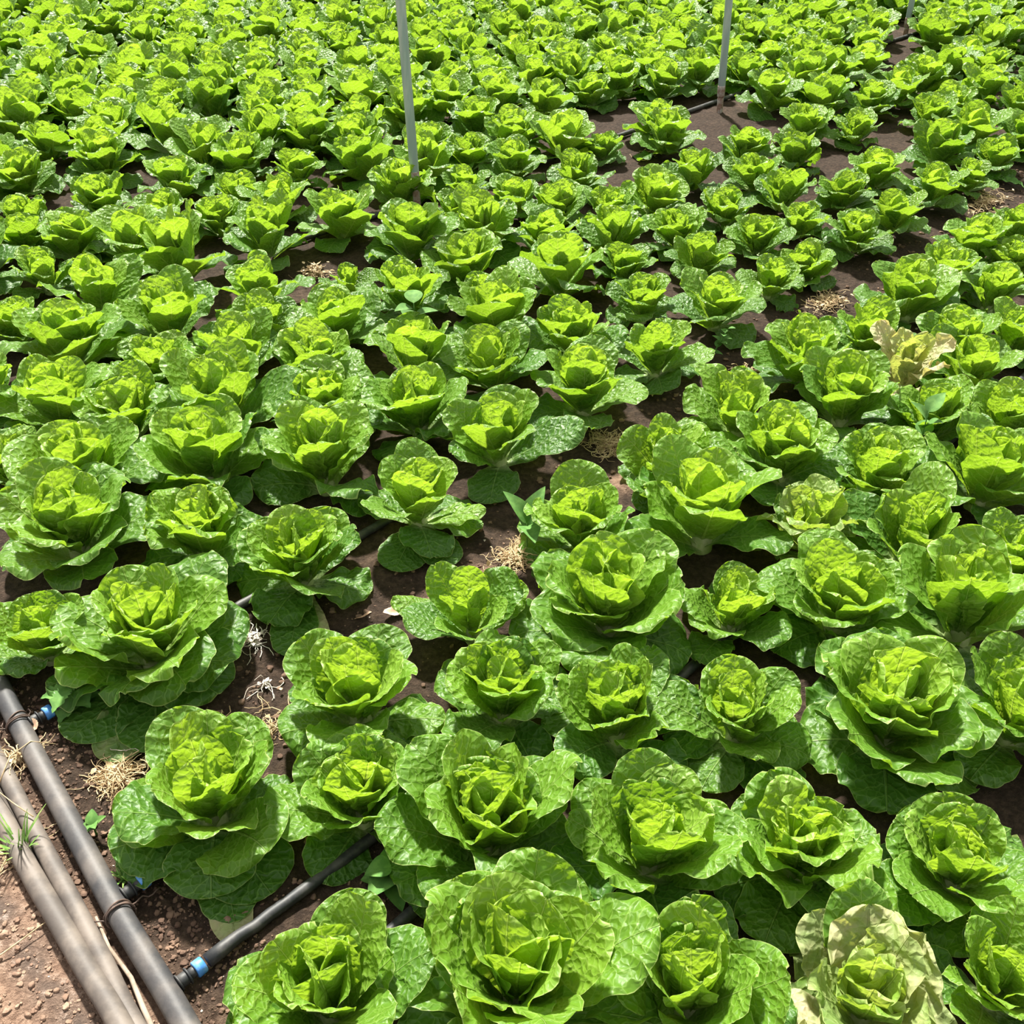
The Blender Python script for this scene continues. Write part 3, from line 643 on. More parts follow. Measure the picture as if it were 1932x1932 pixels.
    (-1.110, 5.824, 0.312, 0.79, 0.00, 5.12, -1, 'leafy lettuce, fifth from near end of ninth row behind the metal posts'),
    (-0.851, 5.828, 0.289, 2.11, 0.02, 5.65, -1, 'leafy lettuce, seventh from near end of eighth row behind the metal posts'),
    (2.595, 5.845, 0.305, 1.99, 0.04, 2.29, -1, 'leafy lettuce, ninth from near end of fourth row beyond soil path'),
    (0.507, 5.850, 0.292, 4.07, 0.09, 2.59, -1, 'leafy lettuce, eighth from near end of third row behind the metal posts'),
    (-1.350, 5.863, 0.342, 4.96, 0.11, 3.60, -1, 'broad lettuce, sixth from near end of tenth row behind the metal posts'),
    (-1.598, 5.867, 0.329, 3.07, 0.08, 5.61, -1, 'broad lettuce, fourth from near end of eleventh row behind the metal posts'),
    (0.301, 5.869, 0.351, 5.17, 0.11, 5.40, -1, 'broad lettuce, twelfth from near end of fourth row behind the metal posts'),
    (2.355, 5.870, 0.335, 0.17, 0.09, 0.90, -1, 'broad lettuce, sixteenth from near end of fifth row beyond soil path'),
    (0.088, 5.917, 0.309, 0.82, 0.02, 5.56, -1, 'leafy lettuce, seventh from near end of fifth row behind the metal posts'),
    (-0.177, 5.922, 0.297, 0.29, 0.11, 0.28, -1, 'leafy lettuce, eighth from near end of sixth row behind the metal posts'),
    (1.625, 5.935, 0.320, 1.42, 0.02, 2.88, -1, 'leafy lettuce, third from near end of the row just before the metal posts'),
    (1.922, 5.936, 0.312, 2.43, 0.12, 4.51, -1, 'leafy lettuce, twelfth from near end of seventh row beyond soil path'),
    (1.419, 5.947, 0.306, 4.18, 0.11, 2.31, -1, 'leafy lettuce, eleventh from near end of the row in line with the metal posts'),
    (-0.688, 5.964, 0.296, 2.05, 0.12, 1.86, -1, 'leafy lettuce, eighth from near end of eighth row behind the metal posts'),
    (-2.092, 5.982, 0.318, 0.91, 0.02, 3.42, -1, 'leafy lettuce, second from near end of thirteenth row behind the metal posts'),
    (-1.812, 5.982, 0.306, 2.77, 0.02, 4.90, -1, 'leafy lettuce, fourth from near end of twelfth row behind the metal posts'),
    (1.188, 5.989, 0.336, 1.26, 0.06, 5.89, -1, 'broad lettuce, sixth from near end of first row behind the metal posts'),
    (-0.445, 5.993, 0.345, 6.02, 0.05, 3.64, -1, 'broad lettuce, sixth from near end of seventh row behind the metal posts'),
    (-2.586, 6.019, 0.354, 2.55, 0.09, 5.11, -1, 'broad lettuce, first from near end of fifteenth row behind the metal posts'),
    (-2.303, 6.024, 0.343, 1.72, 0.01, 6.05, -1, 'broad lettuce, second from near end of fourteenth row behind the metal posts'),
    (-1.140, 6.060, 0.319, 0.37, 0.02, 3.18, -1, 'leafy lettuce, seventh from near end of tenth row behind the metal posts'),
    (0.736, 6.072, 0.314, 5.16, 0.03, 0.67, -1, 'leafy lettuce, ninth from near end of third row behind the metal posts'),
    (2.547, 6.075, 0.299, 1.75, 0.05, 0.23, -1, 'leafy lettuce, seventeenth from near end of fifth row beyond soil path'),
    (0.513, 6.095, 0.332, 6.11, 0.18, 5.34, -1, 'broad lettuce, thirteenth from near end of fourth row behind the metal posts'),
    (-1.373, 6.098, 0.288, 5.21, 0.07, 4.55, -1, 'leafy lettuce, fifth from near end of eleventh row behind the metal posts'),
    (0.269, 6.128, 0.288, 4.98, 0.12, 0.86, -1, 'leafy lettuce, eighth from near end of fifth row behind the metal posts'),
    (-1.582, 6.137, 0.355, 6.23, 0.13, 1.11, -1, 'broad lettuce, fifth from near end of twelfth row behind the metal posts'),
    (-0.231, 6.143, 0.338, 3.27, 0.01, 1.48, -1, 'broad lettuce, seventh from near end of seventh row behind the metal posts'),
    (1.610, 6.156, 0.305, 2.64, 0.04, 5.42, -1, 'leafy lettuce, twelfth from near end of the row in line with the metal posts'),
    (0.029, 6.178, 0.303, 1.45, 0.05, 0.45, -1, 'leafy lettuce, ninth from near end of sixth row behind the metal posts'),
    (-1.888, 6.178, 0.329, 4.89, 0.09, 1.05, -1, 'broad lettuce, third from near end of thirteenth row behind the metal posts'),
    (-0.450, 6.207, 0.287, 5.16, 0.00, 0.38, -1, 'leafy lettuce, ninth from near end of eighth row behind the metal posts'),
    (-0.702, 6.222, 0.327, 3.13, 0.05, 4.63, -1, 'broad lettuce, sixth from near end of ninth row behind the metal posts'),
    (1.146, 6.225, 0.345, 5.57, 0.11, 5.15, -1, 'broad lettuce, thirteenth from near end of second row behind the metal posts'),
    (0.927, 6.231, 0.333, 6.08, 0.19, 2.32, -1, 'broad lettuce, tenth from near end of third row behind the metal posts'),
    (-0.956, 6.269, 0.308, 1.86, 0.10, 2.80, -1, 'leafy lettuce, eighth from near end of tenth row behind the metal posts'),
    (-2.568, 6.272, 0.349, 2.75, 0.12, 1.96, -1, 'broad lettuce, first from near end of sixteenth row behind the metal posts'),
    (-1.218, 6.288, 0.297, 1.57, 0.09, 3.78, -1, 'leafy lettuce, sixth from near end of eleventh row behind the metal posts'),
    (0.667, 6.288, 0.289, 1.50, 0.07, 5.04, -1, 'leafy lettuce, fourteenth from near end of fourth row behind the metal posts'),
    (2.740, 6.304, 0.345, 2.72, 0.06, 2.99, -1, 'broad lettuce, eighteenth from near end of fifth row beyond soil path'),
    (0.234, 6.354, 0.325, 3.14, 0.08, 3.67, -1, 'broad lettuce, tenth from near end of sixth row behind the metal posts'),
    (1.825, 6.355, 0.298, 0.57, 0.08, 6.08, -1, 'leafy lettuce, thirteenth from near end of the row in line with the metal posts'),
    (2.054, 6.358, 0.321, 3.56, 0.03, 0.29, -1, 'leafy lettuce, fourth from near end of the row just before the metal posts'),
    (-1.655, 6.383, 0.281, 4.46, 0.21, 0.66, -1, 'leafy lettuce, fourth from near end of thirteenth row behind the metal posts'),
    (1.577, 6.385, 0.317, 3.77, 0.01, 6.00, -1, 'leafy lettuce, seventh from near end of first row behind the metal posts'),
    (-1.876, 6.401, 0.352, 1.39, 0.01, 2.91, -1, 'broad lettuce, third from near end of fourteenth row behind the metal posts'),
    (1.371, 6.425, 0.322, 3.22, 0.06, 5.57, -1, 'leafy lettuce, fourteenth from near end of second row behind the metal posts'),
    (-0.285, 6.430, 0.353, 2.74, 0.02, 2.88, -1, 'broad lettuce, tenth from near end of eighth row behind the metal posts'),
    (-2.152, 6.436, 0.295, 4.88, 0.07, 4.67, -1, 'leafy lettuce, second from near end of fifteenth row behind the metal posts'),
    (1.125, 6.446, 0.299, 5.75, 0.09, 6.27, -1, 'leafy lettuce, eleventh from near end of third row behind the metal posts'),
    (-2.616, 6.476, 0.336, 2.56, 0.05, 6.22, -1, 'broad lettuce, first from near end of seventeenth row behind the metal posts'),
    (-0.504, 6.482, 0.338, 5.70, 0.01, 3.90, -1, 'broad lettuce, seventh from near end of ninth row behind the metal posts'),
    (2.912, 6.484, 0.346, 4.62, 0.09, 2.89, -1, 'broad lettuce, nineteenth from near end of fifth row beyond soil path'),
    (0.888, 6.492, 0.301, 4.56, 0.01, 4.76, -1, 'leafy lettuce, fifteenth from near end of fourth row behind the metal posts'),
    (-1.026, 6.501, 0.290, 2.83, 0.12, 2.06, -1, 'leafy lettuce, seventh from near end of eleventh row behind the metal posts'),
    (0.630, 6.502, 0.343, 3.18, 0.03, 0.74, -1, 'broad lettuce, ninth from near end of fifth row behind the metal posts'),
    (-1.237, 6.533, 0.312, 2.84, 0.06, 0.97, -1, 'leafy lettuce, sixth from near end of twelfth row behind the metal posts'),
    (0.420, 6.548, 0.320, 6.08, 0.02, 0.91, -1, 'leafy lettuce, eleventh from near end of sixth row behind the metal posts'),
    (2.495, 6.549, 0.351, 1.91, 0.12, 5.80, -1, 'broad lettuce, thirteenth from near end of seventh row beyond soil path'),
    (0.162, 6.550, 0.326, 3.17, 0.08, 3.57, -1, 'broad lettuce, eighth from near end of seventh row behind the metal posts'),
    (-2.839, 6.572, 0.306, 0.71, 0.16, 2.43, -1, 'leafy lettuce, first from near end of eighteenth row behind the metal posts'),
    (1.785, 6.573, 0.299, 3.42, 0.04, 2.72, -1, 'leafy lettuce, eighth from near end of first row behind the metal posts'),
    (-1.454, 6.576, 0.356, 4.41, 0.03, 1.29, -1, 'broad lettuce, fifth from near end of thirteenth row behind the metal posts'),
    (-1.726, 6.599, 0.317, 0.75, 0.05, 4.70, -1, 'leafy lettuce, fourth from near end of fourteenth row behind the metal posts'),
    (-1.938, 6.615, 0.337, 1.13, 0.13, 2.21, -1, 'broad lettuce, third from near end of fifteenth row behind the metal posts'),
    (-0.057, 6.624, 0.343, 5.58, 0.07, 6.03, -1, 'broad lettuce, eleventh from near end of eighth row behind the metal posts'),
    (-0.349, 6.628, 0.333, 5.60, 0.07, 3.51, -1, 'broad lettuce, eighth from near end of ninth row behind the metal posts'),
    (1.590, 6.659, 0.299, 6.26, 0.08, 1.30, -1, 'leafy lettuce, fifteenth from near end of second row behind the metal posts'),
    (-2.195, 6.660, 0.348, 5.10, 0.12, 2.72, -1, 'broad lettuce, second from near end of sixteenth row behind the metal posts'),
    (1.056, 6.663, 0.307, 6.12, 0.07, 2.86, -1, 'leafy lettuce, sixteenth from near end of fourth row behind the metal posts'),
    (1.285, 6.679, 0.353, 5.25, 0.07, 4.72, -1, 'broad lettuce, twelfth from near end of third row behind the metal posts'),
    (-2.450, 6.691, 0.325, 2.21, 0.09, 1.39, -1, 'broad lettuce, second from near end of seventeenth row behind the metal posts'),
    (-0.800, 6.695, 0.351, 5.11, 0.08, 3.73, -1, 'broad lettuce, eighth from near end of eleventh row behind the metal posts'),
    (2.691, 6.718, 0.332, 4.31, 0.08, 3.00, -1, 'broad lettuce, fourteenth from near end of seventh row beyond soil path'),
    (-2.665, 6.750, 0.356, 3.53, 0.09, 4.85, -1, 'broad lettuce, second from near end of eighteenth row behind the metal posts'),
    (0.355, 6.757, 0.353, 3.79, 0.12, 0.27, -1, 'broad lettuce, ninth from near end of seventh row behind the metal posts'),
    (2.230, 6.762, 0.313, 0.51, 0.08, 3.27, -1, 'leafy lettuce, fourteenth from near end of the row in line with the metal posts'),
    (-1.037, 6.766, 0.317, 5.29, 0.02, 4.53, -1, 'leafy lettuce, seventh from near end of twelfth row behind the metal posts'),
    (0.595, 6.779, 0.319, 1.71, 0.01, 2.08, -1, 'leafy lettuce, twelfth from near end of sixth row behind the metal posts'),
    (1.752, 6.805, 0.326, 2.77, 0.15, 3.63, -1, 'broad lettuce, sixteenth from near end of second row behind the metal posts'),
    (-1.746, 6.815, 0.323, 2.53, 0.04, 0.74, -1, 'leafy lettuce, fourth from near end of fifteenth row behind the metal posts'),
    (-1.959, 6.879, 0.337, 3.88, 0.10, 3.17, -1, 'broad lettuce, third from near end of sixteenth row behind the metal posts'),
    (-0.615, 6.926, 0.349, 4.00, 0.12, 6.06, -1, 'broad lettuce, ninth from near end of eleventh row behind the metal posts'),
]
STYLE = {
    0: dict(seed=14,openness=1.0,nl=18,dry=.75,ruf=2.2,tall=.95,droop=6,agebias=.1,extra=[(84,.235,.06,30,38,.8,dict(kap=4)),(120,.19,.055,35,48,.8,dict(dry=.4)),(200,.19,.08,55,80,.9,dict(dry=.9,ruf=.014)),(240,.17,.06,35,60,.9,dict(dry=.95,ruf=.014))]),
    1: dict(seed=11,openness=.85,tall=1.12,wide=1.05,nl=18,droop=2,start=.4,extra=[(95,.20,.070,14,12,.45,dict(kap=5)),(140,.17,.062,30,40,.6),(20,.17,.05,35,42,.6),(200,.17,.075,45,70,.62)]),
    2: dict(seed=13,openness=.95,tall=1.1,wide=1.1,nl=19,extra=[(85,.19,.085,14,16,.5,dict(kap=5)),(110,.2,.07,8,8,.5)]),
    3: dict(seed=12,openness=.9,tall=1.1,wide=1.05,nl=24,droop=3,extra=[(90,.19,.08,20,25,.5),(150,.19,.075,25,30,.55),(40,.18,.075,25,35,.55)]),
    4: dict(seed=15,openness=.95,tall=1.12,wide=.95,nl=18),
    5: dict(seed=21,openness=1.1,nl=17,wide=1.12,extra=[(80,.20,.085,16,15,.6,dict(kap=5)),(200,.19,.075,55,80,.7),(230,.2,.06,75,100,.9)]),
    6: dict(seed=20,openness=.92,nl=21,ruf=1.7,extra=[(240,.18,.075,65,100,.85,dict(ruf=.012)),(320,.19,.08,60,88,.6,dict(ruf=.01))]),
    7: dict(seed=19,openness=.9,tall=1.12,wide=1.0,nl=17,extra=[(95,.2,.075,14,12,.75),(130,.19,.06,20,25,.55),(20,.19,.06,42,55,.6),(165,.18,.055,48,60,.6)]),
    8: dict(seed=18,openness=.85,tall=1.1,wide=1.12,nl=21,extra=[(110,.19,.085,12,10,.6,dict(kap=5)),(75,.19,.09,12,12,.6,dict(kap=5)),(45,.18,.07,22,28,.6),(215,.18,.08,62,85,.9),(250,.18,.085,50,82,.7)]),
    9: dict(seed=16,openness=1.05,nl=19,droop=2,extra=[(62,.19,.056,18,20,.6,dict(kap=6)),(214,.165,.08,72,112,.97,dict(kap=3,flare=.1,z0=.03)),(281,.155,.08,70,112,.97,dict(kap=3,flare=.1,z0=.035)),(312,.17,.075,78,112,1.0,dict(kap=3,flare=.1)),(291,.185,.055,88,104,1.0,dict(kap=2)),(150,.14,.05,50,75,.6),(290,.225,.04,95,100,1.0,dict(dry=.6,z0=.008)),(190,.16,.08,50,72,.7)]),
    10: dict(seed=17,openness=.92,nl=20,droop=3,extra=[(75,.20,.072,14,14,.75,dict(kap=5)),(55,.19,.07,20,25,.7)]),
    11: dict(seed=26,openness=1.05,nl=26,heart=8,wide=1.05,ruf=1.3,droop=5),
    12: dict(seed=25,openness=.85,nl=20,droop=4,extra=[(300,.18,.08,70,100,.95)]),
    13: dict(seed=24,openness=.88,nl=19,tall=1.05,extra=[(92,.21,.062,6,2,.5,dict(kap=6))]),
    14: dict(seed=514,openness=0.96,nl=20,wide=0.96,tall=1.09,droop=1),
    15: dict(seed=22,openness=1.1,nl=14,wide=1.1,extra=[(70,.18,.07,18,22,.7),(120,.17,.07,20,30,.6),(350,.17,.05,60,85,.7)]),
    16: dict(seed=23,openness=.9,nl=18,extra=[(90,.19,.075,16,18,.85),(65,.19,.065,22,30,.85)]),
    17: dict(seed=27,openness=1.05,nl=26,heart=8,droop=2,extra=[(210,.17,.06,60,70,.5),(345,.16,.085,60,85,.9),(240,.195,.07,88,104,1.0,dict(kap=2,flare=0)),(285,.2,.07,86,104,1.0,dict(kap=2,flare=0)),(266,.215,.06,90,100,1.0,dict(kap=2,dry=.2,z0=.01))]),
    18: dict(seed=28,openness=1.0,nl=13,wide=1.1,extra=[(85,.2,.075,14,14,.9,dict(kap=4)),(200,.19,.07,62,85,.7)]),
    19: dict(seed=519,openness=0.89,nl=19,wide=0.97,tall=1.04,droop=3),
    20: dict(seed=33,openness=1.0,nl=11,tall=1.15,wide=1.05,droop=2,extra=[(165,.24,.05,60,72,.6),(35,.2,.06,45,60,.6)]),
    21: dict(seed=521,openness=1.06,nl=17,wide=0.99,tall=1.00,droop=2),
    22: dict(seed=522,openness=1.05,nl=21,wide=1.08,tall=1.00,droop=1),
    23: dict(seed=523,openness=1.07,nl=19,wide=1.08,tall=1.09,droop=3),
    24: dict(seed=29,openness=.95,nl=21,droop=4,extra=[(270,.22,.055,92,102,1.0,dict(kap=2)),(282,.245,.05,94,100,1.0,dict(dry=.7,z0=.008,kap=2))]),
    25: dict(seed=525,openness=1.04,nl=21,wide=0.99,tall=1.02,droop=1),
    26: dict(seed=526,openness=0.97,nl=19,wide=1.03,tall=1.06,droop=2),
    27: dict(seed=31,openness=1.05,nl=21,wide=1.08),
    28: dict(seed=30,openness=.9,nl=21,ruf=1.4),
    29: dict(seed=529,openness=0.88,nl=18,wide=1.09,tall=1.04,droop=3),
    30: dict(seed=34,openness=.9,nl=18,dry=.35,ruf=1.8),
    31: dict(seed=531,openness=1.08,nl=17,wide=0.96,tall=1.03,droop=2),
    32: dict(seed=32,openness=.9,nl=14,tall=1.1,wide=1.0,droop=4,extra=[(0,.18,.045,62,80,.5),(165,.17,.05,62,88,.7),(255,.19,.07,85,105,1.0,dict(kap=2)),(300,.18,.06,85,105,1.0,dict(kap=2))]),
    33: dict(seed=533,openness=1.02,nl=18,wide=1.09,tall=1.08,droop=2),
    34: dict(seed=534,openness=1.01,nl=21,wide=0.98,tall=1.03,droop=1),
    35: dict(seed=535,openness=1.00,nl=18,wide=1.12,tall=1.00,droop=3),
    36: dict(seed=536,openness=0.91,nl=21,wide=0.98,tall=1.12,droop=3),
    37: dict(seed=537,openness=0.99,nl=16,wide=0.96,tall=0.99,droop=3),
    38: dict(seed=538,openness=1.05,nl=18,wide=1.08,tall=1.00,droop=3),
    39: dict(seed=539,openness=1.02,nl=18,wide=1.05,tall=1.05,droop=2),
    40: dict(seed=540,openness=0.86,nl=21,wide=1.11,tall=1.08,droop=3),
    41: dict(seed=541,openness=0.98,nl=16,wide=0.99,tall=1.10,droop=2),
    42: dict(seed=542,openness=0.96,nl=20,wide=1.05,tall=1.07,droop=1),
    43: dict(seed=543,openness=1.02,nl=17,wide=1.11,tall=1.02,droop=1),
    44: dict(seed=544,openness=0.94,nl=21,wide=1.08,tall=1.09,droop=2),
    45: dict(seed=545,openness=1.00,nl=16,wide=0.96,tall=1.02,droop=3),
    46: dict(seed=546,openness=0.94,nl=21,wide=1.11,tall=1.02,droop=1),
    47: dict(seed=547,openness=0.97,nl=20,wide=0.98,tall=1.11,droop=3),
    48: dict(seed=548,openness=1.06,nl=18,wide=1.05,tall=1.02,droop=2),
    49: dict(seed=549,openness=0.98,nl=20,wide=1.10,tall=1.01,droop=2),
    50: dict(seed=550,openness=0.87,nl=18,wide=0.97,tall=1.02,droop=3),
    51: dict(seed=551,openness=0.97,nl=17,wide=0.95,tall=1.02,droop=1),
    52: dict(seed=552,openness=0.85,nl=17,wide=1.09,tall=1.09,droop=2),
    53: dict(seed=35,openness=.6,nl=14,dry=1.3,ruf=2.4,droop=3,tall=1.2,wide=.8),
    54: dict(seed=554,openness=1.02,nl=16,wide=1.06,tall=1.05,droop=3),
    55: dict(seed=555,openness=0.85,nl=21,wide=0.98,tall=0.99,droop=3),
    56: dict(seed=556,openness=1.03,nl=17,wide=0.96,tall=1.03,droop=1),
    57: dict(seed=557,openness=0.94,nl=20,wide=0.99,tall=0.99,droop=1),
    58: dict(seed=558,openness=0.91,nl=21,wide=0.95,tall=1.11,droop=3),
    59: dict(seed=559,openness=0.85,nl=16,wide=1.01,tall=1.05,droop=2),
    60: dict(seed=560,openness=0.93,nl=19,wide=1.04,tall=1.11,droop=1),
    61: dict(seed=561,openness=0.86,nl=16,wide=1.02,tall=1.05,droop=3),
    62: dict(seed=562,openness=1.03,nl=21,wide=1.01,tall=1.03,droop=3),
    63: dict(seed=563,openness=0.95,nl=21,wide=1.11,tall=1.03,droop=3),
    64: dict(seed=564,openness=0.92,nl=17,wide=1.01,tall=1.00,droop=3),
    65: dict(seed=565,openness=1.01,nl=19,wide=0.95,tall=1.03,droop=1),
    66: dict(seed=566,openness=1.05,nl=18,wide=0.99,tall=1.10,droop=3),
    67: dict(seed=567,openness=0.98,nl=19,wide=0.98,tall=1.08,droop=3),
    68: dict(seed=568,openness=0.94,nl=16,wide=1.07,tall=0.99,droop=1),
    69: dict(seed=569,openness=0.95,nl=18,wide=1.02,tall=1.09,droop=2),
    70: dict(seed=570,openness=1.05,nl=21,wide=0.98,tall=1.02,droop=1),
    71: dict(seed=571,openness=0.89,nl=20,wide=1.12,tall=1.10,droop=1),
    72: dict(seed=572,openness=0.93,nl=16,wide=1.10,tall=1.10,droop=2),
    73: dict(seed=573,openness=1.04,nl=18,wide=1.10,tall=1.04,droop=3),
    74: dict(seed=574,openness=0.87,nl=19,wide=1.05,tall=1.02,droop=3),
    75: dict(seed=575,openness=0.86,nl=16,wide=0.97,tall=1.05,droop=3),
    76: dict(seed=576,openness=0.99,nl=16,wide=0.98,tall=1.05,droop=2),
    77: dict(seed=577,openness=0.98,nl=21,wide=0.96,tall=1.07,droop=3),
    78: dict(seed=578,openness=1.00,nl=16,wide=0.99,tall=0.99,droop=2),
    79: dict(seed=579,openness=0.95,nl=16,wide=1.11,tall=0.99,droop=3),
    80: dict(seed=580,openness=0.93,nl=16,wide=1.05,tall=1.04,droop=1),
    81: dict(seed=581,openness=0.86,nl=16,wide=1.03,tall=1.00,droop=3),
    82: dict(seed=36,openness=1.0,nl=9,tall=1.15,wide=1.15,droop=1),
    83: dict(seed=583,openness=1.04,nl=19,wide=1.00,tall=1.04,droop=3),
    84: dict(seed=584,openness=1.01,nl=16,wide=1.09,tall=0.98,droop=1),
}
FIELD_GROUP = 'romaine lettuces planted in rows on the soil'
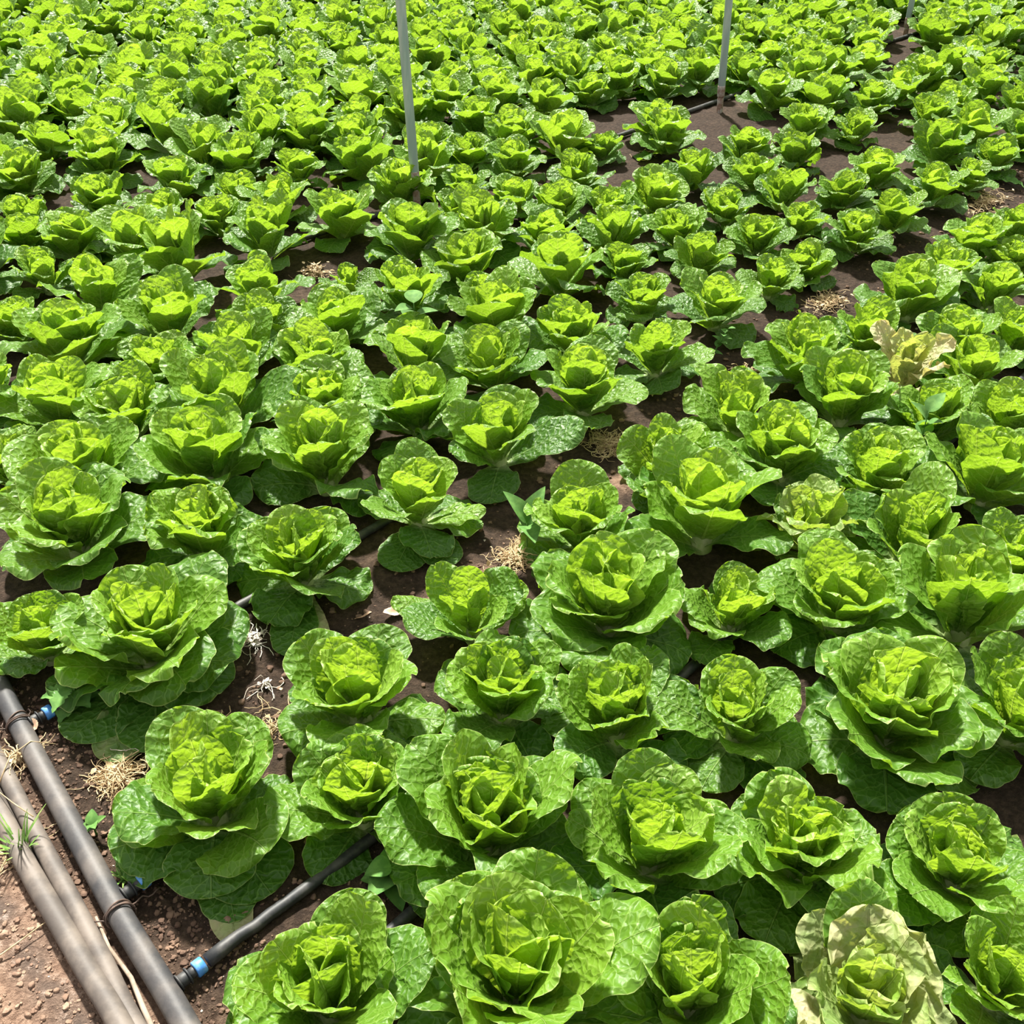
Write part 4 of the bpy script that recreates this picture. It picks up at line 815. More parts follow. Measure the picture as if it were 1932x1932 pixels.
FAR = [
    (-0.755, 6.452, 0.287, 1.43),
    (-2.843, 6.285, 0.312, 0.45),
    (0.406, 4.597, 0.212, 5.96),
    (0.852, 6.738, 0.295, 1.32),
    (1.053, 6.924, 0.335, 0.53),
    (-0.366, 6.892, 0.326, 0.53),
    (-2.211, 6.889, 0.323, 5.64),
    (-1.500, 6.817, 0.307, 0.09),
    (2.005, 6.775, 0.297, 3.11),
    (1.962, 7.043, 0.357, 0.87),
    (2.904, 6.962, 0.331, 2.79),
    (-1.259, 6.779, 0.289, 4.95),
    (-1.063, 7.012, 0.338, 2.17),
    (-2.684, 6.977, 0.329, 4.72),
    (-0.847, 6.961, 0.324, 2.60),
    (-2.021, 7.120, 0.360, 3.50),
    (-2.420, 7.005, 0.328, 1.48),
    (0.048, 7.026, 0.332, 3.88),
    (1.432, 7.089, 0.347, 4.78),
    (2.640, 6.943, 0.311, 2.80),
    (-0.098, 6.856, 0.290, 1.24),
    (1.542, 6.887, 0.293, 5.69),
    (0.322, 7.017, 0.318, 0.90),
    (-1.859, 3.330, 0.359, 1.08),
    (2.318, 4.693, 0.300, 2.02),
    (-2.925, 7.026, 0.313, 0.77),
    (0.788, 6.979, 0.302, 3.52),
    (-1.775, 7.079, 0.324, 4.57),
    (-0.660, 7.129, 0.331, 2.50),
    (-0.398, 7.148, 0.334, 0.49),
    (2.216, 7.003, 0.298, 2.35),
    (-1.298, 7.026, 0.302, 2.80),
    (2.487, 5.163, 0.287, 2.46),
    (3.088, 7.132, 0.321, 4.45),
    (-1.534, 7.049, 0.300, 0.84),
    (0.527, 7.234, 0.340, 3.97),
    (0.278, 7.281, 0.350, 1.97),
    (1.695, 7.085, 0.298, 5.42),
    (0.984, 7.199, 0.324, 4.05),
    (2.197, 7.250, 0.333, 3.16),
    (-2.230, 4.385, 0.302, 3.89),
    (-0.168, 7.080, 0.287, 0.98),
    (-2.763, 5.791, 0.324, 2.63),
    (-3.078, 6.612, 0.350, 4.32),
    (-2.729, 7.199, 0.314, 6.05),
    (-0.227, 7.326, 0.348, 3.56),
    (0.062, 7.268, 0.327, 3.15),
    (-0.676, 7.373, 0.356, 0.75),
    (1.911, 7.259, 0.324, 3.19),
    (-2.318, 7.360, 0.350, 3.16),
    (-3.005, 7.294, 0.331, 5.00),
    (-2.252, 7.144, 0.290, 3.40),
    (-3.218, 7.297, 0.358, 0.12),
    (-1.124, 7.215, 0.295, 6.23),
    (2.862, 7.187, 0.288, 4.03),
    (1.417, 7.321, 0.322, 4.90),
    (-2.696, 5.595, 0.305, 4.82),
    (2.104, 7.467, 0.352, 4.34),
    (2.369, 7.475, 0.354, 3.32),
    (-1.819, 7.290, 0.295, 2.66),
    (0.958, 7.431, 0.333, 4.30),
    (3.036, 7.358, 0.311, 3.87),
    (2.655, 5.368, 0.355, 4.95),
    (0.249, 7.515, 0.353, 4.65),
    (3.151, 6.704, 0.363, 1.41),
    (-1.891, 7.539, 0.357, 5.88),
    (-0.897, 7.443, 0.326, 0.91),
    (-0.244, 7.562, 0.361, 1.78),
    (-1.575, 7.312, 0.287, 3.35),
    (-2.054, 7.353, 0.298, 3.11),
    (1.190, 7.344, 0.295, 5.88),
    (3.236, 7.581, 0.362, 3.68),
    (-3.216, 7.061, 0.313, 1.25),
    (-1.623, 7.518, 0.339, 4.23),
    (-2.593, 7.416, 0.308, 3.17),
    (-1.200, 7.418, 0.307, 4.65),
    (-2.794, 7.463, 0.316, 4.08),
    (-0.000, 7.508, 0.328, 1.20),
    (-0.466, 7.620, 0.362, 4.54),
    (-2.138, 7.579, 0.348, 1.77),
    (2.594, 7.399, 0.291, 2.01),
    (-3.280, 7.495, 0.331, 4.89),
    (2.779, 7.603, 0.351, 4.33),
    (1.147, 7.597, 0.349, 2.94),
    (3.285, 7.342, 0.324, 5.17),
    (0.729, 7.436, 0.295, 2.73),
    (1.422, 7.610, 0.346, 4.89),
    (2.553, 7.648, 0.347, 3.83),
    (0.469, 7.477, 0.291, 0.99),
    (3.024, 7.611, 0.329, 4.02),
    (-0.741, 7.640, 0.339, 2.54),
    (1.869, 7.513, 0.287, 1.57),
    (-2.793, 7.684, 0.341, 3.65),
    (0.416, 7.702, 0.342, 1.57),
    (-2.574, 7.665, 0.329, 3.80),
    (-1.195, 7.713, 0.344, 5.67),
    (0.904, 7.644, 0.319, 0.89),
    (-2.673, 5.339, 0.354, 3.79),
    (0.647, 7.646, 0.303, 3.01),
    (0.164, 7.760, 0.335, 5.42),
    (2.040, 7.713, 0.316, 5.51),
    (-1.433, 7.733, 0.320, 1.84),
    (1.329, 7.797, 0.344, 5.60),
    (-0.042, 7.730, 0.316, 0.87),
    (2.839, 5.832, 0.289, 2.76),
    (1.838, 7.769, 0.328, 1.08),
    (2.483, 7.846, 0.351, 2.84),
    (-3.086, 7.731, 0.307, 0.59),
    (-1.691, 7.781, 0.323, 1.30),
    (-1.945, 7.786, 0.323, 3.59),
    (2.760, 7.841, 0.343, 5.22),
    (-0.286, 7.796, 0.324, 0.22),
    (-3.305, 7.755, 0.308, 5.13),
    (0.897, 7.873, 0.349, 1.43),
    (-0.999, 7.900, 0.359, 4.77),
    (1.572, 7.774, 0.299, 2.16),
    (3.476, 7.603, 0.316, 5.13),
    (-2.394, 7.859, 0.323, 0.99),
    (1.110, 7.865, 0.323, 0.60),
    (2.964, 7.807, 0.297, 4.94),
    (-0.555, 7.815, 0.295, 2.57),
    (-1.250, 7.944, 0.348, 0.87),
    (-3.541, 7.774, 0.322, 0.58),
    (-2.716, 8.089, 0.361, 6.19),
    (-2.181, 8.037, 0.358, 1.05),
    (-0.330, 8.061, 0.358, 0.14),
    (2.283, 7.961, 0.347, 3.71),
    (2.497, 8.145, 0.359, 1.77),
    (-1.932, 8.066, 0.355, 2.71),
    (-3.378, 8.231, 0.360, 6.25),
    (0.354, 8.158, 0.356, 4.34),
    (-1.778, 8.218, 0.358, 1.76),
    (-2.923, 8.176, 0.355, 3.85),
    (2.949, 8.070, 0.350, 3.20),
    (-0.133, 8.493, 0.363, 3.91),
    (1.777, 7.999, 0.343, 6.12),
    (-1.251, 8.189, 0.349, 0.14),
    (-1.805, 8.463, 0.356, 4.19),
    (1.026, 8.548, 0.358, 4.09),
    (2.607, 8.582, 0.357, 3.38),
    (-0.086, 8.022, 0.336, 1.18),
    (1.979, 8.190, 0.341, 5.80),
    (0.805, 8.103, 0.338, 2.51),
    (-0.438, 8.765, 0.362, 6.21),
    (-1.475, 7.983, 0.333, 5.64),
    (-1.735, 7.995, 0.332, 1.99),
    (-3.223, 8.443, 0.346, 4.25),
    (3.593, 8.403, 0.344, 5.87),
    (-2.526, 8.558, 0.348, 0.22),
    (1.053, 8.312, 0.338, 3.44),
    (-2.048, 8.535, 0.345, 5.32),
    (0.150, 7.989, 0.325, 4.68),
    (1.634, 8.945, 0.359, 5.62),
    (2.847, 8.524, 0.344, 4.62),
    (-2.004, 8.270, 0.335, 5.35),
    (1.447, 8.464, 0.342, 3.66),
    (-3.355, 7.966, 0.323, 4.80),
    (2.882, 8.298, 0.335, 0.17),
    (-1.310, 8.392, 0.337, 4.21),
    (1.508, 8.256, 0.332, 0.49),
    (3.195, 8.032, 0.323, 4.17),
    (2.215, 8.393, 0.335, 6.19),
    (2.801, 8.996, 0.356, 2.74),
    (2.596, 8.855, 0.350, 3.06),
    (0.881, 9.049, 0.356, 5.74),
    (-1.603, 8.950, 0.353, 0.50),
    (-1.347, 8.649, 0.339, 1.93),
    (-2.410, 8.128, 0.320, 1.49),
    (1.196, 8.777, 0.340, 5.23),
    (3.317, 8.693, 0.337, 5.84),
    (2.220, 8.158, 0.318, 5.45),
    (1.409, 8.715, 0.337, 5.83),
    (-1.159, 8.844, 0.341, 3.63),
    (2.813, 8.769, 0.337, 3.85),
    (0.200, 9.132, 0.350, 2.47),
    (-1.520, 8.185, 0.316, 0.60),
    (1.563, 8.045, 0.311, 3.64),
    (0.423, 9.103, 0.347, 2.44),
    (-0.592, 8.064, 0.311, 4.34),
    (0.221, 8.638, 0.331, 3.20),
    (2.315, 8.842, 0.337, 0.92),
    (-2.607, 9.051, 0.343, 5.93),
    (3.409, 7.992, 0.307, 5.56),
    (1.872, 8.916, 0.337, 3.75),
    (1.925, 8.398, 0.319, 2.69),
    (-1.395, 8.886, 0.335, 0.70),
    (0.648, 7.936, 0.302, 5.47),
    (-0.701, 8.794, 0.331, 4.19),
    (3.474, 8.927, 0.334, 5.87),
    (1.336, 8.051, 0.305, 0.70),
    (0.788, 8.329, 0.314, 6.14),
    (-0.902, 8.868, 0.331, 0.84),
    (-2.868, 7.921, 0.299, 3.56),
    (-2.695, 8.418, 0.315, 5.58),
    (-3.165, 8.206, 0.308, 0.53),
    (-2.285, 8.809, 0.327, 4.59),
    (-1.075, 8.415, 0.314, 3.01),
    (0.273, 8.419, 0.314, 0.55),
    (-1.819, 8.719, 0.323, 4.27),
    (0.218, 8.878, 0.327, 2.55),
    (3.145, 8.236, 0.306, 1.00),
    (-2.082, 8.755, 0.323, 3.77),
    (-0.112, 8.250, 0.305, 6.17),
    (3.324, 8.461, 0.311, 4.67),
    (-2.980, 8.675, 0.318, 3.83),
    (0.571, 8.168, 0.302, 5.16),
    (2.530, 9.053, 0.330, 3.60),
    (-1.017, 8.155, 0.300, 5.82),
    (2.040, 7.939, 0.292, 2.41),
    (-2.625, 7.903, 0.291, 4.57),
    (-1.433, 9.132, 0.330, 2.20),
    (0.575, 8.402, 0.307, 0.78),
    (1.670, 8.682, 0.315, 0.84),
    (-2.772, 8.883, 0.322, 0.36),
    (0.506, 8.599, 0.312, 3.51),
    (-2.226, 8.306, 0.302, 4.07),
    (-1.163, 9.083, 0.326, 0.65),
    (-0.590, 8.299, 0.299, 3.63),
    (-3.101, 7.968, 0.289, 6.24),
    (1.272, 8.287, 0.299, 3.49),
    (1.764, 8.259, 0.298, 4.92),
    (1.178, 8.994, 0.321, 2.88),
    (2.732, 8.086, 0.291, 4.99),
    (-0.344, 8.316, 0.297, 4.25),
    (-0.864, 8.341, 0.298, 0.81),
    (3.065, 8.721, 0.309, 5.95),
    (-2.999, 8.377, 0.298, 0.72),
    (0.085, 8.193, 0.292, 5.55),
    (1.057, 8.102, 0.289, 2.20),
    (-2.560, 8.806, 0.310, 1.45),
    (0.936, 8.776, 0.308, 6.20),
    (-0.860, 8.603, 0.303, 5.85),
    (3.366, 8.233, 0.289, 0.71),
    (-2.118, 8.963, 0.311, 4.61),
    (-1.612, 8.693, 0.303, 1.15),
    (1.429, 8.987, 0.311, 0.96),
    (2.162, 8.643, 0.301, 5.73),
    (3.537, 8.673, 0.302, 3.50),
    (-0.162, 8.749, 0.301, 1.02),
    (3.913, 9.097, 0.324, 2.85),
    (0.477, 8.850, 0.304, 3.21),
    (3.031, 9.000, 0.308, 4.34),
    (-0.529, 8.985, 0.307, 4.59),
    (1.839, 9.139, 0.312, 4.67),
    (-0.649, 8.550, 0.293, 5.29),
    (-0.948, 9.079, 0.309, 2.57),
    (-3.559, 8.042, 0.332, 2.95),
    (0.756, 8.607, 0.293, 4.96),
    (-1.545, 8.455, 0.288, 5.18),
    (0.024, 8.979, 0.304, 5.85),
    (3.255, 8.961, 0.303, 4.04),
    (1.881, 8.674, 0.292, 1.11),
    (0.724, 8.819, 0.296, 2.81),
    (3.699, 8.864, 0.297, 5.06),
    (-2.383, 9.012, 0.297, 2.19),
    (-1.903, 8.917, 0.290, 2.31),
    (2.271, 9.087, 0.292, 4.06),
    (-2.988, 6.124, 0.301, 1.14),
    (3.462, 9.147, 0.288, 3.73),
    (-3.465, 7.311, 0.332, 0.46),
    (3.830, 8.634, 0.307, 1.56),
    (3.959, 8.843, 0.350, 2.69),
    (3.639, 7.983, 0.322, 4.99),
    (3.846, 8.412, 0.321, 1.29),
    (2.238, 3.416, 0.321, 1.01),
    (2.191, 3.672, 0.355, 5.47),
    (2.393, 3.841, 0.336, 0.41),
    (2.557, 4.063, 0.321, 1.87),
    (2.724, 4.511, 0.319, 5.08),
    (2.908, 4.755, 0.333, 0.30),
    (2.539, 4.882, 0.343, 1.10),
    (2.766, 5.108, 0.306, 0.55),
    (2.959, 5.326, 0.289, 1.01),
    (3.131, 5.522, 0.338, 1.63),
    (3.354, 5.728, 0.336, 2.22),
    (3.506, 5.921, 0.353, 4.59),
    (2.863, 5.589, 0.300, 5.50),
    (3.108, 5.790, 0.339, 5.36),
    (3.265, 5.992, 0.307, 2.22),
    (3.444, 6.190, 0.288, 1.08),
    (3.651, 6.360, 0.313, 0.59),
    (3.818, 6.590, 0.338, 4.66),
    (3.002, 6.022, 0.311, 1.48),
    (3.215, 6.222, 0.350, 4.90),
    (3.428, 6.450, 0.301, 4.88),
    (3.603, 6.678, 0.307, 3.93),
    (3.831, 6.861, 0.328, 1.09),
    (3.991, 7.061, 0.352, 5.76),
    (4.157, 7.243, 0.349, 4.88),
    (3.139, 6.443, 0.333, 4.69),
    (4.360, 7.696, 0.305, 4.77),
    (3.348, 6.893, 0.313, 3.23),
    (3.547, 7.110, 0.297, 1.92),
    (3.771, 7.332, 0.361, 3.24),
    (4.510, 8.107, 0.338, 5.51),
    (4.711, 8.317, 0.352, 3.55),
    (3.915, 7.679, 0.314, 0.50),
    (4.124, 7.925, 0.306, 4.10),
    (4.685, 8.554, 0.336, 0.62),
    (4.944, 8.776, 0.331, 1.70),
    (3.701, 7.781, 0.305, 2.56),
    (3.887, 7.992, 0.363, 0.54),
    (4.262, 8.370, 0.313, 2.45),
    (4.445, 8.578, 0.347, 5.74),
    (4.664, 8.810, 0.320, 4.77),
    (4.870, 8.996, 0.313, 1.48),
    (5.065, 9.179, 0.302, 1.86),
    (3.826, 8.192, 0.307, 5.97),
    (4.050, 8.388, 0.325, 1.78),
    (4.228, 8.616, 0.345, 1.34),
    (4.417, 8.814, 0.359, 2.64),
    (4.188, 9.089, 0.311, 3.43),
    (-2.071, 3.394, 0.332, 1.16),
    (-2.119, 3.653, 0.315, 4.11),
    (-2.355, 3.673, 0.289, 3.98),
    (-2.147, 3.889, 0.307, 3.22),
    (-2.408, 3.900, 0.332, 0.03),
    (-2.250, 4.131, 0.324, 5.49),
    (-2.469, 4.422, 0.342, 0.34),
    (-2.683, 4.419, 0.302, 1.43),
    (-2.482, 4.634, 0.290, 5.89),
    (-2.774, 4.642, 0.295, 6.20),
    (-2.608, 4.831, 0.286, 2.14),
    (-2.811, 4.883, 0.351, 5.23),
    (-2.611, 5.090, 0.291, 1.69),
    (-3.024, 4.952, 0.357, 0.60),
    (-2.852, 5.164, 0.300, 2.39),
    (-3.163, 5.413, 0.350, 3.88),
    (-2.936, 5.602, 0.352, 2.16),
    (-3.168, 5.693, 0.350, 4.36),
    (-3.448, 5.908, 0.350, 1.97),
    (-3.255, 6.139, 0.300, 2.66),
    (-3.488, 6.161, 0.319, 0.22),
    (-3.314, 6.379, 0.310, 3.47),
    (-3.536, 6.421, 0.297, 5.62),
    (-3.329, 6.630, 0.304, 3.13),
    (-3.373, 6.846, 0.330, 2.33),
    (-3.806, 6.639, 0.287, 4.41),
    (-3.631, 6.890, 0.340, 1.95),
    (-3.875, 6.884, 0.323, 2.52),
    (-3.910, 7.146, 0.350, 3.79),
    (-3.688, 7.337, 0.357, 5.32),
    (-3.942, 7.372, 0.320, 0.26),
    (-3.753, 7.569, 0.323, 2.42),
    (-4.175, 7.426, 0.316, 5.05),
    (-3.968, 7.612, 0.328, 2.87),
    (-3.777, 7.775, 0.347, 3.65),
]

def place(o, x, y, d, rz, sl, sb):
    s = d / UNIT
    o.location = (x, y, gz(x, y) - .004)
    m = Matrix.Rotation(sb, 3, 'Z') @ Matrix.Rotation(sl, 3, 'Y') @ Matrix.Rotation(-sb, 3, 'Z') @ Matrix.Rotation(rz, 3, 'Z')
    o.rotation_euler = m.to_euler()
    o.scale = (s, s, s)

KINDS = [dict(), dict(openness=.85, tall=1.05), dict(openness=1.1, droop=3), dict(nl=19, openness=.95, wide=1.1), dict(nl=24, openness=1.05, heart=7),
         dict(openness=.9, droop=2, wide=1.08), dict(nl=17, openness=1.1, wide=1.12, tall=1.08, heart=5), dict(nl=20, openness=.8, tall=1.1, wide=.95), dict(droop=3, openness=1.0), dict(nl=22, ruf=1.6)]
protos = []
for k, kw in enumerate(KINDS):
    lv, hn = head_leaves(100 + k, detail=1, **kw)
    protos.append((joined('leaf_rosette', lv[hn:]), joined('heart', lv[:hn])))

rr = random.Random(8)
for hi, (x, y, d, rz, sl, sb, style, label) in enumerate(HEADS):
    root = empty('romaine_lettuce')
    place(root, x, y, d, rz, sl, sb)
    tag(root, label, 'lettuce', FIELD_GROUP)
    if style >= 0:
        kw = STYLE.get(style, {})
        kw = dict(dict(seed=1000 + style), **kw)
        lv, hn = head_leaves(**kw)
        obj('heart', joined('heart', lv[:hn]), root)
        b = MB(); b.tube([(0, 0, -.03), (0, 0, .02), (0, 0, .05), (0, 0, .068)], [.022, .024, .019, .008], 16)
        b.build('stem', M_STEM, root)
        for q in lv[hn:]:
            obj('leaf', joined('leaf', [q]), root)
    else:
        ros, hrt = protos[(hi * 7 + hi // 10) % len(protos)]
        obj('leaf_rosette', ros, root)
        obj('heart', hrt, root)

# the furthest heads, past the three hundred largest in view
far_protos = []
for k in range(5):
    lv, hn = head_leaves(300 + k, detail=0, **KINDS[k])
    far_protos.append(lv)
allp = []
for i, (x, y, d, rz) in enumerate(FAR):
    c, s, k = math.cos(rz), math.sin(rz), d / UNIT
    R = np.array([[c, -s, 0], [s, c, 0], [0, 0, 1]]) * k
    for v, f, u, a, e, dd in far_protos[i % 5]:
        allp.append((v @ R.T + np.array([x, y, gz(x, y)]), f, u, a, e, dd))
tag(obj('distant_lettuces', joined('distant_lettuces', allp)), 'dense band of small bright green lettuces at far end and edges of the field', 'lettuces', kind='stuff')


# ---------------------------------------------------------------- header pipe, spare pipes and drip hoses
def ground_line(name, pts, rad, mat, label, cat, lift=0.0, group=None, n=60):
    pts = np.array(pts, float)
    k = np.linspace(0, 1, len(pts)); kk = np.linspace(0, 1, n)
    X = np.interp(kk, k, pts[:, 0]); Y = np.interp(kk, k, pts[:, 1])
    for _ in range(12):
        X[1:-1] = (X[:-2] + X[1:-1] * 2 + X[2:]) / 4; Y[1:-1] = (Y[:-2] + Y[1:-1] * 2 + Y[2:]) / 4
    Z = np.full(n, rad - .004 + lift) if np.isscalar(lift) else np.interp(kk, np.linspace(0, 1, len(lift)), lift) + rad - .004
    b = MB(); b.tube(np.stack([X, Y, Z], 1), rad, 28)
    return b.build(name, mat)

HDR = [(-1.75, 2.37), (-1.35, 1.84), (-0.964, 1.334), (-0.904, 1.257), (-0.813, 1.142), (-0.736, 1.045), (-0.670, 0.961), (-0.606, 0.884), (-0.525, 0.793), (-0.488, 0.746), (-0.30, 0.52), (-.10, .28)]
header = ground_line('supply_pipe', HDR, .0195, M_HEADER, '', '')
tag(header, 'dark grey dusty supply pipe that feeds the blue-collared drip hoses', 'pipe', 'supply pipes on the ground')
P2 = [(-1.35, 1.72), (-1.15, 1.465), (-0.945, 1.218), (-0.902, 1.163), (-0.828, 1.072), (-0.752, 0.981), (-0.690, 0.905), (-0.630, 0.831), (-0.598, 0.787), (-0.560, 0.742), (-.40, .55)]
P1 = [(-1.35, 1.65), (-1.12, 1.375), (-0.914, 1.125), (-0.868, 1.067), (-0.797, 0.982), (-0.724, 0.902), (-0.660, 0.828), (-0.609, 0.775), (-0.581, 0.742), (-.42, .55)]
o = ground_line('spare_pipe', P2, .0155, M_PIPE, '', '', lift=[0, 0, 0, 0, 0, 0, 0, 0, 0, 0])
tag(o, 'thinner tan-grey pipe lying between the dark supply pipe and outermost pipe', 'pipe', 'supply pipes on the ground')
o = ground_line('spare_pipe', P1, .0175, M_PIPE, '', '', lift=[0, 0, 0, .0, .002, .004, .006, .008, .01, .012])
tag(o, 'outermost tan-grey pipe, closest to the bare dry ground corner', 'pipe', 'supply pipes on the ground')

def on_header(q):
    """the point where the planting line q meets the header pipe"""
    best = None
    for (x0, y0), (x1, y1) in zip(HDR[:-1], HDR[1:]):
        q0, q1 = x0 * E2[0] + y0 * E2[1], x1 * E2[0] + y1 * E2[1]
        if min(q0, q1) <= q <= max(q0, q1):
            t = (q - q0) / (q1 - q0); return x0 + (x1 - x0) * t, y0 + (y1 - y0) * t
    return None

def ring(mb, c, ax, r, h, r2=None, sides=24):
    c = np.array(c, float); ax = np.array(ax, float)
    r2 = r if r2 is None else r2
    e = min(.0012, h * .2)
    P = [c - ax * h / 2, c - ax * (h / 2 - e), c + ax * (h / 2 - e), c + ax * h / 2]
    mb.tube(P, [r * .93, r, r2, r2 * .93], sides)

def drip_hose(q, send, label, jog=0.0, bury=None):
    hx, hy = on_header(q)
    root = empty('drip_hose', (hx, hy, 0))
    d = np.array([E1[0], E1[1], 0.0])
    z = .016
    a = d * .002 + np.array([0, 0, z])
    f = MB()
    f.tube([a, a + d * .018], .0085, 20)
    ring(f, a + d * .011, d, .0125, .003); ring(f, a + d * .018, d, .0145, .003)
    ring(f, a + d * .026, d, .0112, .014); ring(f, a + d * .034, d, .0145, .003)
    f.tube([a + d * .03, a + d * .056], .0088, 20)
    f.build('barbed_fitting', M_HOSE, root)
    c = MB(); ring(c, a + d * .054, d, .0138, .016, .0134)
    cc = c.build('collar', M_BLUE, root); cc['label'] = 'blue plastic collar'
    s0 = hx * E1[0] + hy * E1[1]
    L = send - s0
    n = int(L / .03) + 3
    tt = np.linspace(.07, L, n)
    sw = fbm(tt * 1.5 + q * 9, tt * 0 + q, 77, 2) * .05 * sst(0, .5, tt)
    rd = np.where(tt < .1, .0122, .0105)
    pts = np.stack([d[0] * tt + E2[0] * (sw + jog * sst(0, .5, tt)), d[1] * tt + E2[1] * (sw + jog * sst(0, .5, tt)), np.array([max(gz(hx + d[0] * v, hy + d[1] * v), -.008) for v in tt]) * .4 + .0105], 1)
    if bury: pts[:, 2] -= .03 * sst(bury, bury + .18, tt)      # soil washed over the hose
    pts[:3, 2] = z
    b = MB(); b.tube(pts, rd, 18); b.build('hose', M_HOSE, root)
    return tag(root, label, 'hose', 'black drip hoses along the planting rows')
drip_hose(.765, 3.2, 'black drip hose running in dark gap between the bottom edge lettuces')
drip_hose(.93, 3.2, 'fully exposed black drip hose with pale blue collar, nearest the bottom', bury=.62)
drip_hose(1.128, 3.6, 'black drip hose with deep blue collar half hidden by drooping lettuce leaves', bury=.15)
drip_hose(1.595, 4.2, 'black drip hose with blue collar beside the serrated-leaf weed', bury=1.0)

def far_hose():
    b = MB()
    tt = np.linspace(1.9, 7.2, 120)
    q = 3.085 + .02 * np.sin(tt * 1.3) - .03 * (tt - 4)
    pts = np.stack([tt * E1[0] + q * E2[0], tt * E1[1] + q * E2[1], tt * 0 + .008], 1)
    b.tube(pts, .011, 14)
    o = b.build('drip_hose', M_HOSE)
    tag(o, 'black drip hose crossing the bare patch in line with the metal posts', 'hose', 'black drip hoses along the planting rows')
far_hose()

# wire ties round the header
def wire_tie(x, y, seed, label):
    rng = np.random.default_rng(seed)
    b = MB()
    ax = np.array([-E2[0], -E2[1], 0]); sd2 = np.array([E1[0], E1[1], 0])
    c = np.array([x, y, .0155])
    for k in range(3):
        t = np.linspace(0, 2 * math.pi, 40)
        r = .0215 + .001 * k
        off = (k - 1) * .006 + .006 * np.sin(t + k * 2 + rng.uniform(0, 6))
        pts = c + ax * off[:, None] + sd2 * (r * np.cos(t))[:, None] + np.array([0, 0, 1.0]) * np.maximum(r * np.sin(t), -.016)[:, None]
        b.tube(pts, .0016, 8)
    for k in range(3):
        p = c + sd2 * (.021 if k < 2 else -.021); pts = [p]
        v = sd2 * rng.uniform(.3, 1) * (1 if k < 2 else -1) + ax * rng.uniform(-1, 1)
        for i in range(7):
            v = v + rng.normal(0, .5, 3); v[2] *= .3; v /= np.linalg.norm(v)
            p = p + v * .008; p[2] = max(p[2], .004) if i < 3 else .005; pts.append(p.copy())
        b.tube(pts, .0014, 6)
    o = b.build('wire_tie', M_WIRE)
    tag(o, label, 'wire', 'wire ties on the dark supply pipe')
wire_tie(-.640, .925, 3, 'rusty wire tie twisted round the supply pipe beside the deep blue collar')
wire_tie(-.958, 1.327, 5, 'rusty wire tie round the supply pipe at the left edge')

# ---------------------------------------------------------------- posts
def post(x, y, lx, ly, zj, label, h=2.6):
    root = empty('metal_post', (x, y, 0))
    top = np.array([lx * h, ly * h, h])
    at = lambda z: np.array([lx * z, ly * z, z])
    b = MB(); b.tube([at(zj - .01), at(zj), at(zj + .004), at(h / 2), at(h)], [.0160, .0178, .0182, .0182, .0182], 28)
    b.build('upper_tube', M_GALV, root)
    b = MB(); b.tube([at(-.1), at(0), at(zj * .5), at(zj)], .0152, 24)
    f = b.build('foot_tube', M_RUST, root); f['label'] = 'rusty narrower foot'
    b = MB(); b.tube([at(zj - .03), at(zj - .025), at(zj + .02), at(zj + .026)], [.0168, .0190, .0190, .0184], 28)
    f = b.build('coupling', M_RUST, root)
    return tag(root, label, 'post', 'grey metal posts in the lettuce field')
post(-.382, 4.03, -.024, .0, .13, 'grey metal post with rusty foot left of centre, nearest of three')
post(1.053, 5.36, -.035, .0, .10, 'slanting metal post beside the bare patch with black hose')
post(2.482, 6.96, -.02, .0, .08, 'farthest metal post, only its foot in the photo at top right')

# ---------------------------------------------------------------- weeds, yellow leaves and litter
def blade_leaf(rng, base, dirv, L, W, bend, mat_serr=0.0, nt=14, nu=6):
    """small pointed leaf from base along dirv (unit), returns V, F"""
    d = np.array(dirv, float); d /= np.linalg.norm(d)
    side = np.cross(d, [0, 0, 1.0]); side /= np.linalg.norm(side) + 1e-9
    up = np.cross(side, d)
    t = np.linspace(0, 1, nt + 1)
    hw = W * np.sin(math.pi * np.clip(t, 0, 1) ** .8) ** .8 * (1 - .25 * t) + .0006
    hw = hw * (1 + mat_serr * (((t * nt) % 2) - .5))
    u = np.linspace(-1, 1, nu + 1)
    P = np.array(base)[None, None] + d * (t * L)[:, None, None] + up * (-(bend * L) * t ** 2)[:, None, None] + side * (hw[:, None] * u[None])[..., None] + up * (.35 * hw[:, None] * np.abs(u)[None])[..., None]
    idx = np.arange((nt + 1) * (nu + 1)).reshape(nt + 1, nu + 1)
    F = np.stack([idx[:-1, :-1], idx[:-1, 1:], idx[1:, 1:], idx[1:, :-1]], -1).reshape(-1, 4)
    return P.reshape(-1, 3), F

def weed(x, y, h, n, L, W, seed, label, serr=0.0, el=(-5, 45), lean=(0, 0), mat=None):
    rng = np.random.default_rng(seed)
    root = empty('weed_seedling', (x, y, gz(x, y)))
    top = np.array([lean[0], lean[1], h])
    b = MB(); tt = np.linspace(0, 1, 8)[:, None]
    b.tube(top * tt + np.array([.0, 0, 0]), np.linspace(.0022, .0014, 8), 8)
    b.build('stem', mat or M_WEED, root)
    for i in range(n):
        az = i * 2.4 + rng.uniform(-.3, .3) + seed
        e = math.radians(rng.uniform(*el)); zf = 1 - .75 * (i / max(1, n - 1)) * (1 if n > 4 else .25)
        base = top * zf
        v, f = blade_leaf(rng, base, (math.cos(az) * math.cos(e), math.sin(az) * math.cos(e), math.sin(e)), L * rng.uniform(.75, 1.1), W * rng.uniform(.85, 1.1), .35, serr)
        m = MB(); m.add(v, f); m.build('leaf', mat or M_WEED, root)
    return tag(root, label, 'weed', 'weed seedlings among the lettuces')
weed(-.870, 1.395, .06, 9, .060, .020, 11, 'pale green serrated-leaf weed at the left between corner lettuce and supply pipe', serr=.35, el=(-10, 40), lean=(.0, -.01))
